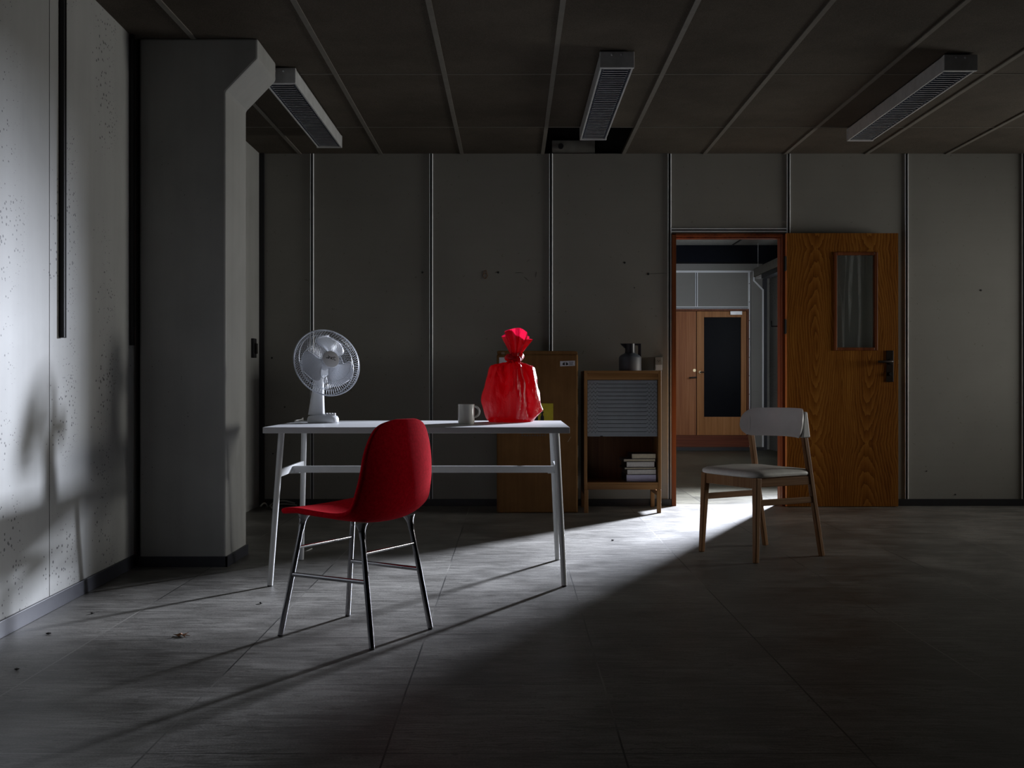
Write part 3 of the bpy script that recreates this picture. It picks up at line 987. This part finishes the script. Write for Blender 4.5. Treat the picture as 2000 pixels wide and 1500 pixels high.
# column: tapered shell leaning under the motor
G = []
bm = B()
for i in range(9):
    u = i / 8
    z = .040 + u * .185
    cx = -.033 + .012 * u
    rx, ry = .040 - .017 * u, .034 - .012 * u
    G.append([bm.verts.new((cx + rx * math.copysign(abs(math.cos(a)) ** .7, math.cos(a)), ry * math.copysign(abs(math.sin(a)) ** .7, math.sin(a)), z)) for a in [2 * PI * k / 24 for k in range(24)]])
for A, C in zip(G, G[1:]):
    for k in range(24): bm.faces.new((A[k], A[(k + 1) % 24], C[(k + 1) % 24], C[k]))
bm.faces.new(list(reversed(G[0]))); bm.faces.new(G[-1])
obj('column', bm, M['fan'], t, smooth=True)
# head, axis n
n = Vector((.50, -.81, .29)).normalized()
xa = Vector((0, 0, 1)).cross(n).normalized()
ya = n.cross(xa)
HC = px(638.6, 708, 5.18) - FP
HM = Matrix(((xa.x, ya.x, n.x, HC.x), (xa.y, ya.y, n.y, HC.y), (xa.z, ya.z, n.z, HC.z), (0, 0, 0, 1)))
bm = lathe(B(), [(0, -.165), (.030, -.163), (.046, -.150), (.050, -.125), (.050, -.078), (.040, -.070), (0, -.070)], 36)
mot = obj('motor_housing', move(bm, HM), M['fan'], t, smooth=True)
obj('tilt_knuckle', tube(B(), [(-.021, 0, .218), HC + n * -.115 + Vector((0, 0, -.03))], [.022, .020], 16), M['fan'], t, smooth=True)
def wire_cage(h_c, r_c, h_r, sweep, count):
    bm = B()
    prof = [(r_c + (.168 - r_c) * u, h_c * math.sqrt(max(0, 1 - max(0, (u - .25) / .75) ** 2.4)) + h_r * u) for u in [i / 9 for i in range(10)]]
    for k in range(count):
        a0 = 2 * PI * k / count
        tube(bm, [(r * math.cos(a0 + sweep * i / 9), r * math.sin(a0 + sweep * i / 9), h) for i, (r, h) in enumerate(prof)], .00068, 4, caps=False)
    for r, h in (prof[5], prof[8]):
        tube(bm, [(r * math.cos(2 * PI * k / 48), r * math.sin(2 * PI * k / 48), h) for k in range(48)], .0011, 5, closed=True)
    return bm
fg = obj('front_guard', move(wire_cage(.052, .040, 0, .55, 84), HM), M['wire'], t, smooth=True)
obj('rear_guard', move(wire_cage(-.066, .046, 0, -.45, 72), HM), M['wire'], t, smooth=True)
bm = tube(B(), [(.170 * math.cos(2 * PI * k / 72), .170 * math.sin(2 * PI * k / 72), 0) for k in range(72)], .0036, 8, closed=True)
obj('guard_rim', move(bm, HM), M['wire'], t, smooth=True)
bm = lathe(B(), [(0, .060), (.030, .059), (.042, .055), (.043, .049), (.0, .047)], 40)
bd = obj('badge', move(bm, HM), M['badge'], fg, smooth=True)
# handwritten logo on the badge
def sq(points, r=.0016):
    return tube(B(), [HM @ Vector((a, b, .0605)) for a, b, *_ in catmull([(x, y) for x, y in points], 26)], r, 6)
bm = B()
for stroke in (((-.026, .010), (-.023, .004), (-.019, .009), (-.016, .003), (-.012, .010), (-.012, .020)),
               ((-.012, .004), (-.009, .012), (-.004, .011), (-.005, .002), (.000, .002)),
               ((.000, .005), (.006, .006), (.004, .011), (.000, .006), (.003, -.001), (.010, .000)),
               ((.010, .009), (.018, .011), (.024, .008)), ((.016, .012), (.013, .000), (.018, -.006), (.021, -.003))):
    tube(bm, [HM @ Vector((a, b - .002, .0592 - (a * a + b * b) * 1.2)) for a, b in catmull(stroke, 18)], .0015, 6)
obj('logo', bm, M['ink'], bd, smooth=True, label='dark handwritten logo')
obj('hub', move(lathe(B(), [(0, .030), (.024, .028), (.032, .015), (.032, -.030), (0, -.030)], 36), HM), M['blade'], t, smooth=True)
for k in range(3):
    th0 = math.radians(60 + 120 * k)
    bm = B()
    G = []
    for i in range(15):
        u = i / 14
        r = .028 + .112 * u
        half = (.55 + .55 * math.sin(PI * min(1, u * 1.0) * .62)) * (1 - max(0, (u - .55) / .45) ** 2.6) ** .5 if u < 1 else 0.02
        row = []
        for j in range(11):
            v = -1 + 2 * j / 10
            a = th0 + .35 * u + v * half * .76
            h = .016 * v * (1 - .25 * u) + .006 * v * v + .010 * math.cos(u * PI / 2)
            row.append(bm.verts.new((r * math.cos(a), r * math.sin(a), h)))
        G.append(row)
    grid_faces(bm, G)
    o = obj('blade', move(bm, HM), M['blade'], t, smooth=80)
    so = o.modifiers.new('thick', 'SOLIDIFY'); so.thickness = .0022; so.offset = 0
# cord: from the base over the back of the table and down
bm = tube(B(), catmull([(-.075, .01, .008), (-.11, .03, .005), (-.16, .10, .005), (-.165, .28, .006), (-.166, .323, .008), (-.168, .338, -.012), (-.170, .350, -.25), (-.19, .37, -.55), (-.21, .42, -.709), (-.16, .55, -.7125)], 60), .0032, 8)
obj('power_cord', bm, M['cord'], t, smooth=True)

# ------------------------------------------------------------------ mug
MP = Vector((px(910.5, 829, 5.03).x, 5.045, TZ))
t = thing('mug', 'plain white mug with a ring handle on the white table', 'mug', MP)
bm = lathe(B(), [(0, 0), (.033, 0), (.0375, .004), (.0395, .012), (.0395, .094), (.0385, .096), (.0370, .094), (.0365, .012), (.030, .006), (0, .006)], 48)
obj('body', bm, M['mug'], t, smooth=True)
bm = tube(B(), [(.0385 + .024 * math.sin(a) * (1 if abs(math.sin(a)) > .05 else .2), -.004, .060 + .025 * math.cos(a)) for a in [PI * k / 16 for k in range(17)]], .0052, 10)
obj('handle', bm, M['mug'], t, smooth=True)

# ------------------------------------------------------------------ red plastic bag
BP = Vector((0.0, 5.36, TZ))
t = thing('plastic_bag', 'knotted shiny red plastic bag standing on the white table', 'bag', BP)
random.seed(21)
K = 18
def crumple(bm, cuts, rounds, amp=1.0):
    """Split the flat folds finely, soften their ridges and press small wrinkles into them."""
    bmesh.ops.subdivide_edges(bm, edges=bm.edges[:], cuts=cuts, use_grid_fill=True)
    low = [v for v in bm.verts if v.co.z > .004]
    for _ in range(rounds):
        bmesh.ops.smooth_vert(bm, verts=low, factor=.5, use_axis_x=True, use_axis_y=True, use_axis_z=True)
    bm.normal_update()
    for v in low:
        p = v.co
        th = math.atan2(p.y, p.x)
        ridge = 1 - abs(noise.noise(Vector((th * 3.2, p.z * 4, 1.7)))) * 2
        fine = 1 - abs(noise.noise(Vector((p.x * 30, p.y * 30, p.z * 17)))) * 2
        top_ = min(1, max(0, (p.z - .05) / .22))
        v.co = p + v.normal * amp * (.0085 * (ridge - .5) * (.45 + top_) + .0040 * (fine - .5))


# eleven corners of the filled bag seen from above, then how far each level reaches
ring = [(.138, -.012), (.122, -.055), (.084, -.070), (.052, -.104), (.022, -.130), (-.030, -.104), (-.108, -.080), (-.157, -.006), (-.112, .076), (-.020, .110), (.080, .086)]
lev = [(0, .74, .80), (.016, .87, .92), (.105, 1.03, 1.0), (.195, .93, .93), (.284, .79, .72), (.297, .50, .50), (.304, .25, .30), (.307, .15, .19)]
K = len(ring)
bm = B()
rings = []
for i, (z, kx, ky) in enumerate(lev):
    R = []
    for k, (x, y) in enumerate(ring):
        jx, jy, jz = (random.uniform(-.010, .010) if 0 < i < 5 else 0 for _ in range(3))
        if k == 4: jx *= .5; jy *= .3
        if 1 < i < 5 and k in (2, 5): jy += .012
        R.append(bm.verts.new((x * kx + (.018 * max(0, i - 3) / 4) + jx, y * ky + jy, z + (jz * 2.2 if i in (2, 3) else jz * .5))))
    rings.append(R)
# flicked corner at the lower right
rings[2][0].co += Vector((.004, -.005, .004)); rings[1][0].co += Vector((.056, -.004, .046))
for i, (A, C) in enumerate(zip(rings, rings[1:])):
    for k in range(K):
        a, b, c, d = A[k], A[(k + 1) % K], C[(k + 1) % K], C[k]
        if k in (1, 2, 5, 7, 8, 10):
            bm.faces.new((a, b, c)); bm.faces.new((a, c, d))
        else:
            bm.faces.new((a, b, d)); bm.faces.new((b, c, d))
bm.faces.new(list(reversed(rings[0])))
crumple(bm, 6, 2)
obj('bag_body', bm, M['bag'], t, smooth=34)
# knot: a lumpy twisted ring
bm = B()
pts, rad = [], []
for k in range(28):
    a = 2 * PI * k / 28
    pts.append((.012 + .034 * math.cos(a), .028 * math.sin(a), .326 + .008 * math.sin(2 * a + .6)))
    rad.append(.0145 + .0035 * math.sin(5 * a) + .002 * math.sin(11 * a))
tube(bm, pts, rad, 10, closed=True)
obj('knot', bm, M['bag'], t, smooth=30)
bm = lathe(B(), [(.026, .298), (.021, .315), (.019, .345), (.021, .352)], 16, Matrix.Translation((.018, 0, 0)))
obj('neck', bm, M['bag'], t, smooth=True)
# flared tail above the knot
bm = B()
G = []
K2 = 56
top = lambda th: .112 - .026 * math.cos(2 * th) - .010 * math.cos(th) + .005 * math.sin(5 * th + 1)
for i in range(11):
    u = i / 10
    row = []
    for k in range(K2):
        th = 2 * PI * k / K2
        pl = 1 + (.34 - .16 * u) * (2 * abs((k * 8 / K2 + .15 * u) % 1 - .5) - .5) * 2
        rr = (.017 + .052 * u ** .9) * pl
        row.append(bm.verts.new((.020 + .006 * u + rr * math.cos(th), rr * math.sin(th) * .55, .342 + top(th) * u)))
    G.append(row)
for A, C in zip(G, G[1:]):
    for k in range(K2): bm.faces.new((A[k], A[(k + 1) % K2], C[(k + 1) % K2], C[k]))
obj('tail', bm, M['bag'], t, smooth=25)

# ------------------------------------------------------------------ red shell chair
u = Vector((-.8626, .5058))
t = thing('shell_chair', 'red felt shell chair with chrome legs in front of the table', 'chair', (-.5635, 3.8475, 0), math.atan2(u.y, u.x))
#           f      z    half-width  curl
prof = catmull([(.200, .437, .185, .000), (.190, .450, .200, .004), (.120, .452, .212, .010), (.020, .438, .220, .020), (-.080, .426, .224, .032), (-.150, .432, .226, .045), (-.196, .468, .224, .055), (-.216, .530, .218, .056), (-.222, .600, .208, .050), (-.218, .680, .196, .042), (-.210, .755, .178, .034), (-.206, .786, .165, .030)], 46)
bm = B()
G = []
nv = 20
for i, (f_, z, w, c) in enumerate(prof):
    a = prof[max(i - 1, 0)]; b = prof[min(i + 1, len(prof) - 1)]
    tf, tz = b[0] - a[0], b[1] - a[1]
    L = math.hypot(tf, tz)
    nf, nz = -tz / L, tf / L         # normal
    if nz * 1.0 + nf * 1.0 < 0: nf, nz = -nf, -nz   # towards the sitter (up / forward)
    e = 1.0
    q = (i / (len(prof) - 1) - .74) / .26
    if q > 0: e = max(.0, 1 - q ** 2.6) ** (1 / 2.2)
    q = (.12 - i / (len(prof) - 1)) / .12
    if q > 0: e = max(.0, 1 - .35 * q ** 3)
    e = max(e, .30)
    row = []
    for j in range(nv + 1):
        v = -1 + 2 * j / nv
        off = c * abs(v * e) ** 2.3
        row.append(bm.verts.new((f_ + nf * off, w * e * v, z + nz * off)))
    G.append(row)
grid_faces(bm, G)
o = obj('seat_shell', bm, M['felt'], t, smooth=180)
so = o.modifiers.new('thick', 'SOLIDIFY'); so.thickness = .020; so.offset = 0
sb = o.modifiers.new('sub', 'SUBSURF'); sb.levels = sb.render_levels = 2
feet = {(1, 1): (.205, .19), (1, -1): (.205, -.19), (-1, 1): (-.20, .175), (-1, -1): (-.20, -.175)}
tops = {(1, 1): (.135, .140), (1, -1): (.135, -.140), (-1, 1): (-.125, .140), (-1, -1): (-.125, -.140)}
TT = .428
TF = .446
def legpt(key, z):
    a, b = feet[key], tops[key]
    k = z / (TF if key[0] > 0 else TT)
    return Vector((a[0] + (b[0] - a[0]) * k, a[1] + (b[1] - a[1]) * k, z))
for key in feet:
    bm = tube(B(), [legpt(key, .006), legpt(key, .39)], [.0102, .0096], 16)
    lg = obj('leg', bm, M['chrome'], t, smooth=True)
    obj('foot_cap', tube(B(), [legpt(key, 0), legpt(key, .007)], .0098, 14), M['rubber'], lg)
    bm = tube(B(), [*(legpt(key, (TF if key[0] > 0 else TT) - q) for q in (.060, .046, .030, .018, .006))], [.0112, .0115, .0125, .0165, .0235], 18)
    obj('leg_socket', bm, M['chrome'], lg, smooth=True)
for e in (1, -1):
    obj('upper_crossbar', tube(B(), [legpt((e, 1), .320), legpt((e, -1), .320)], .0055, 12), M['chrome'], t, smooth=True)
    obj('side_bar', tube(B(), [legpt((1, e), .223), legpt((-1, e), .223)], .0085, 12), M['chrome'], t, smooth=True)

# ------------------------------------------------------------------ wooden chair with white backrest
u = Vector((-.872, -.489))
t = thing('dining_chair', 'wooden dining chair with white seat and white backrest before the open doorway', 'chair', (1.332, 5.6235, 0), math.atan2(u.y, u.x))
fl, bl = (.228, .2125), (-.228, .2125)
for sy in (-1, 1):
    bm = bar(B(), (fl[0], sy * fl[1], 0), (fl[0] - .018, sy * (fl[1] - .012), .432), (.026, .026), (.037, .037), (1, 0, 0))
    obj('front_leg', bm, M['walnut'], t, bevel=.006, segs=3)
    bm = bar(B(), (bl[0] - .004, sy * bl[1], 0), (bl[0] + .116, sy * (bl[1] - .010), .655), (.026, .028), (.026, .032), (1, 0, 0))
    obj('rear_leg', bm, M['walnut'], t, bevel=.006, segs=3)
    bm = bar(B(), (fl[0] - .015, sy * .200, .302), (bl[0] + .052, sy * .208, .302), (.018, .032), (.018, .032), (0, 0, 1))
    obj('side_stretcher', bm, M['walnuth'], t, bevel=.003)
    bm = bar(B(), (fl[0] - .018, sy * .199, .405), (bl[0] + .072, sy * .206, .405), (.020, .046), (.020, .044), (0, 0, 1))
    obj('side_rail', bm, M['walnuth'], t, bevel=.003)
bm = bar(B(), (fl[0] - .018, -.195, .402), (fl[0] - .018, .195, .402), (.020, .054), (.020, .054), (0, 0, 1))
obj('front_rail', bm, M['walnut'], t, bevel=.003)
bm = bar(B(), (bl[0] + .076, -.195, .405), (bl[0] + .076, .195, .405), (.020, .042), (.020, .042), (0, 0, 1))
obj('rear_rail', bm, M['walnut'], t, bevel=.003)
# padded seat
bm = B()
def seat_ring(z, k):
    out = []
    for i in range(64):
        a = 2 * PI * i / 64
        c, s_ = math.cos(a), math.sin(a)
        p = 8.0
        r = (abs(c) ** p + abs(s_) ** p) ** (-1 / p)
        xx = .031 + .213 * c * r * k
        yy = .231 * s_ * r * k * (1 - .06 * (1 - c) / 2)
        out.append(bm.verts.new((xx, yy, z + .006 * (1 - abs(c)) * (1 if k < .97 else .3))))
    return out
R = [seat_ring(.429, .965), seat_ring(.433, .99), seat_ring(.443, 1.0), seat_ring(.453, .985), seat_ring(.460, .93), seat_ring(.465, .78), seat_ring(.4665, .5), seat_ring(.467, .2)]
for A, C in zip(R, R[1:]):
    for k in range(64): bm.faces.new((A[k], A[(k + 1) % 64], C[(k + 1) % 64], C[k]))
bm.faces.new(list(reversed(R[0]))); bm.faces.new(R[-1])
obj('seat_pad', bm, M['leather'], t, smooth=60)
# curved backrest: a closed shell, thinner towards its rim
bm = B()
front, rear = [], []
nu, nw = 48, 12
for i in range(nu + 1):
    sv = math.sin(PI / 2 * (-1 + 2 * i / nu)) * .9995
    e = math.sqrt(max(0, 1 - max(0, (abs(sv) - .68) / .32) ** 2.4))
    e = max(e, .02)
    A, C = [], []
    for j in range(nw + 1):
        v = -1 + 2 * j / nw
        f_ = -.190 + .122 * (abs(sv) ** 2.1) - (.014 * v - .010 * v * v) * e
        z = .700 + .004 * (1 - sv * sv) + .077 * e * v
        th = .0068 * max(.12, (1 - abs(v) ** 6) * (1 - abs(sv) ** 14)) ** .5
        A.append(bm.verts.new((f_ + th, .238 * sv, z)))
        C.append(bm.verts.new((f_ - th, .238 * sv, z)))
    front.append(A)
    rear.append(C)
grid_faces(bm, front)
grid_faces(bm, rear)
for i in range(nu):
    for j in (0, nw):
        bm.faces.new((front[i][j], front[i + 1][j], rear[i + 1][j], rear[i][j]))
for i in (0, nu):
    for j in range(nw):
        bm.faces.new((front[i][j], front[i][j + 1], rear[i][j + 1], rear[i][j]))
bk = obj('backrest', bm, M['plastic'], t, smooth=60)
for sy in (-1, 1):
    bm = B()
    q0 = Vector((bl[0] + .112, sy * (bl[1] - .009), .630)); q1 = Vector((bl[0] + .112, sy * (bl[1] - .004), .764))
    bar(bm, q0, q1, (.036, .052), (.014, .022), (1, 0, 0))
    obj('post_socket', bm, M['plastic'], t, bevel=.005, segs=3)

# ------------------------------------------------------------------ big cardboard box
CB0, CB1, CY, CH = -.108, .466, 7.40, 1.143
t = thing('cardboard_box', 'tall brown cardboard box standing behind the table against the wall', 'box', ((CB0 + CB1) / 2, CY + .17, 0))
hw = (CB1 - CB0) / 2
bm = box(B(), -hw, hw, -.17, .17, 0, CH - .022)
obj('carton', bm, M['card'], t, bevel=.012, segs=2)
bm = prism(B(), [(-hw + .004, CH - .023), (hw - .002, CH - .023), (hw - .006, CH - .004), (hw - .03, CH), (-hw + .02, CH + .002), (-hw + .002, CH - .002)], 'Y', -.168, .168)
obj('top_flap', bm, M['card'], t, bevel=.004)
def onbox(name, x0, y0, x1, y1, mat, parent, d=.0012, lift=0, skew=0, label=None):
    a, b = px(x0, y1, CY - .002), px(x1, y0, CY - .002)
    cx = (CB0 + CB1) / 2
    pts = [(a.x - cx, a.z), (b.x - cx, a.z + skew), (b.x - cx, b.z + skew), (a.x - cx, b.z)]
    return obj(name, prism(B(), pts, 'Y', -.17 - d - lift, -.17 - lift), M[mat], parent, label=label)
lb = onbox('shipping_label', 1094, 705.5, 1123, 715.5, 'paper', t, skew=.004, label='white label with two black arrows')
bm = B()
cx = (CB0 + CB1) / 2
for xc, sg in ((1101.2, -1), (1107.2, 1)):
    p = px(xc, 710.0, CY); p.x -= cx
    prism(bm, [(p.x + sg * .012, p.z - .006), (p.x - sg * .001, p.z + .011), (p.x - sg * .001, p.z + .004), (p.x - sg * .007, p.z + .012), (p.x - sg * .007, p.z - .012), (p.x - sg * .001, p.z - .013)], 'Y', -.1722, -.1712)
obj('arrow_print', bm, M['ink'], lb)
bm = B()
for k, (a, b, yy) in enumerate(((1111.5, 1120, 707.2), (1110.8, 1119.5, 709.2), (1112, 1118.5, 711.0), (1111, 1120, 712.8))):
    p0, p1 = px(a, yy, CY), px(b, yy, CY)
    prism(bm, [(p0.x - cx, p0.z - .002), (p1.x - cx, p0.z - .002), (p1.x - cx, p0.z + .002), (p0.x - cx, p0.z + .002)], 'Y', -.1722, -.1712)
obj('small_print', bm, M['paleink'], lb)
onbox('torn_label', 975, 698, 992, 710, 'paper', t, label='white label half hidden by the bag')
ys = onbox('handling_sticker', 1034, 788, 1080.5, 832, 'yellow', t, label='yellow sticker with black upward arrows')
bm = B()
for xc in (1047.5, 1059):
    p = px(xc, 808, CY); p.x -= cx
    prism(bm, [(p.x - .013, p.z + .006), (p.x, p.z + .024), (p.x + .013, p.z + .006), (p.x + .006, p.z + .006), (p.x + .006, p.z - .01), (p.x + .012, p.z - .02), (p.x + .012, p.z - .052), (p.x - .012, p.z - .052), (p.x - .012, p.z - .02), (p.x - .006, p.z - .01), (p.x - .006, p.z + .006)], 'Y', -.1722, -.1712)
obj('arrow_print', bm, M['ink'], ys)
bm = B()
for k in range(10):
    a = px(1020 + k * 5, 850.5, CY); a.x -= cx
    w_ = .0045
    prism(bm, [(a.x - w_, a.z - .005), (a.x + w_, a.z - .005), (a.x + w_ * .7, a.z + .006), (a.x - w_ * .4, a.z + .006)], 'Y', -.1708, -.170)
    if k in (0, 5, 7, 9): prism(bm, [(a.x - w_ * 1.6, a.z + .012), (a.x + w_ * 2, a.z + .012), (a.x + w_ * 2, a.z + .016), (a.x - w_ * 1.6, a.z + .016)], 'Y', -.1708, -.170)
obj('faint_print', bm, M['cover2'], t)
onbox('tape_end', 979, 687.5, 985.5, 692, 'tape', t)
tube_bm = tube(B(), [px(1109, 863, CY) - Vector((cx, CY + .1703, 0)), px(1115, 853, CY) - Vector((cx, CY + .1703, 0))], .002, 6)
obj('scuff', tube_bm, M['tape'], t)
for y in (745, 800, 880, 940):
    p = px(1127.5, y, CY)
    obj('torn_tape', box(B(), hw - .004, hw + .0015, -.165, -.10, p.z - .05, p.z + .035), M['tape'], t)

# ------------------------------------------------------------------ tambour cabinet
A0, A1, AY0, AY1, AH = .509, 1.052, 7.40, 7.77, 1.004
t = thing('cabinet', 'oak cabinet on legs with a half-lowered grey slatted shutter', 'cabinet', ((A0 + A1) / 2, AY0, 0))
hw = (A1 - A0) / 2
D = AY1 - AY0
zb = .165
pt = .021
for sg, nm in ((-1, 'side_panel'), (1, 'side_panel')):
    obj(nm, box(B(), *sorted((sg * hw, sg * (hw - pt))), 0, D, zb, AH), M['oakv'], t, bevel=.002)
obj('top_panel', box(B(), -hw + pt, hw - pt, 0, D, AH - .020, AH), M['oakh'], t, bevel=.002)
obj('top_fascia', box(B(), -hw + pt, hw - pt, .006, .026, AH - .064, AH - .0205), M['oakh'], t, bevel=.002)
obj('bottom_panel', box(B(), -hw + pt, hw - pt, 0.002, D, .200, .216), M['oakh'], t, bevel=.002)
obj('bottom_fascia', box(B(), -hw + pt, hw - pt, .003, .023, zb, .1995), M['oakh'], t, bevel=.002)
obj('back_panel', box(B(), -hw + pt, hw - pt, D - .012, D, .2165, AH - .0205), M['inside'], t)
for sg in (-1, 1):
    for y0 in (0.0, D - .026):
        obj('leg', box(B(), *sorted((sg * hw, sg * (hw - .029))), y0, y0 + .026, 0, zb - .0005), M['oakv'], t, bevel=.003)
    obj('side_rail', box(B(), *sorted((sg * (hw - .006), sg * (hw - .024))), .0265, D - .0265, .118, .150), M['oakh'], t, bevel=.002)
# shutter: interlocking slats with zigzag ends
sx0, sx1 = -hw + pt + .004, hw - pt - .004
sz0, sz1 = .545, AH - .066
nsl = 14
pitch = (sz1 - sz0) / nsl
def zig(x):
    d = min(x - sx0, sx1 - x)
    if d > .075: return 0.0
    return pitch * .30 * (1 if int(d / .0125) % 2 else -1) * (1 if d > .002 else 0)
xs = [sx0] + [sx0 + .0125 * k + .00625 for k in range(6)] + [sx0 + .0765] + [sx1 - .0765] + [sx1 - .0125 * k - .00625 for k in range(5, -1, -1)] + [sx1]
bm = B()
for k in range(nsl):
    lo, hi = sz0 + pitch * k, sz0 + pitch * (k + 1)
    bot = [(x, lo + (zig(x) if k > 0 else 0) + .0018) for x in xs]
    topp = [(x, hi + (zig(x) if k < nsl - 1 else 0) - .0018) for x in reversed(xs)]
    prism(bm, bot + topp, 'Y', .026, .032)
box(bm, sx0, sx1, .024, .034, sz0 - .006, sz0 + .002)
sh = obj('tambour_shutter', bm, M['tambour'], t)
obj('shutter_backing', box(B(), sx0, sx1, .0325, .036, sz0, sz1), M['groove'], sh)
obj('finger_pull', box(B(), sx0 + .09, sx0 + .108, .020, .0245, sz0 - .006, sz0 - .001), M['groove'], sh)

# books in the open half
random.seed(5)
zz = .2165
S = 7.415 / F
BK = [  # x0, x1 (page face, pixels), height px, cover, pages, tilt, label
    (1227.5, 1285.6, 14.2, 'cover', 'pages3', 3.0, 'thick book with lavender-white pages at the bottom of the stack'),
    (1229.0, 1285.6, 10.0, 'cover2', 'pages', 4.0, 'book with greyish pages lying on the bottom thick book'),
    (1224.0, 1284.8, 4.2, 'cover', 'pages2', 2.5, 'thin book in the middle of the stack'),
    (1227.8, 1282.5, 11.0, 'cover', 'pages', 3.5, 'thick dark-covered book with pale grey pages, third from top'),
    (1222.5, 1284.0, 5.4, 'cover2', 'pages2', 2.0, 'thin book just under the topmost book of the stack'),
    (1238.0, 1284.8, 10.4, 'cover', 'pages2', 3.0, 'narrow cream-paged book on top of the stack'),
]
for x0, x1, hp, cm, pm, tilt, lab in BK:
    h = hp * S
    x0, x1 = x0 - 2.2, x1 - 2.2
    w = (x1 - x0) * S
    b = thing('book', lab, 'book', ((x0 + x1) / 2 * S - 1000 * S, 7.445, zz), math.radians(tilt), 'books lying in the cabinet')
    d = .215 if w > .19 else .18
    ct = .0022
    bm = B()
    w2 = w / 2
    box(bm, -w2 - .003, w2 - .001, -.003, d, 0, ct)
    box(bm, -w2 - .003, w2 - .001, -.003, d, h - ct - .0004, h - .0004)
    box(bm, -w2 - .005, -w2 - .003, -.003, d, 0, h - .0004)
    obj('cover', bm, M[cm], b)
    obj('page_block', box(B(), -w2 - .0028, w2 - .003, 0, d - .003, ct + .0001, h - ct - .0005), M[pm], b)
    zz += h
# thermos jug
JP = (px(1230.6, 724, 7.56).x, 7.56, AH)
t = thing('thermos_jug', 'grey thermos jug with a black spout and handle on the cabinet', 'jug', JP)
bm = lathe(B(), [(0, 0), (.077, 0), (.080, .003), (.080, .094), (.076, .104), (.066, .114), (.046, .124), (.040, .128), (0, .128)], 56)
obj('body', bm, M['jug'], t, smooth=True)
bm = lathe(B(), [(0, .1275), (.038, .128), (.036, .140), (.036, .196), (.034, .197), (0, .197)], 40)
obj('neck', bm, M['jugtop'], t, smooth=True)
bm = prism(B(), [(-.030, .197), (-.072, .197), (-.066, .190), (-.034, .160), (-.030, .158)], 'Y', -.016, .016)
obj('spout', bm, M['jugtop'], t, bevel=.003)
bm = prism(B(), [(.030, .197), (.079, .197), (.080, .105), (.077, .101), (.056, .120), (.058, .124), (.058, .178), (.050, .184), (.030, .184)], 'Y', -.011, .011)
obj('handle', bm, M['jugtop'], t, bevel=.003)
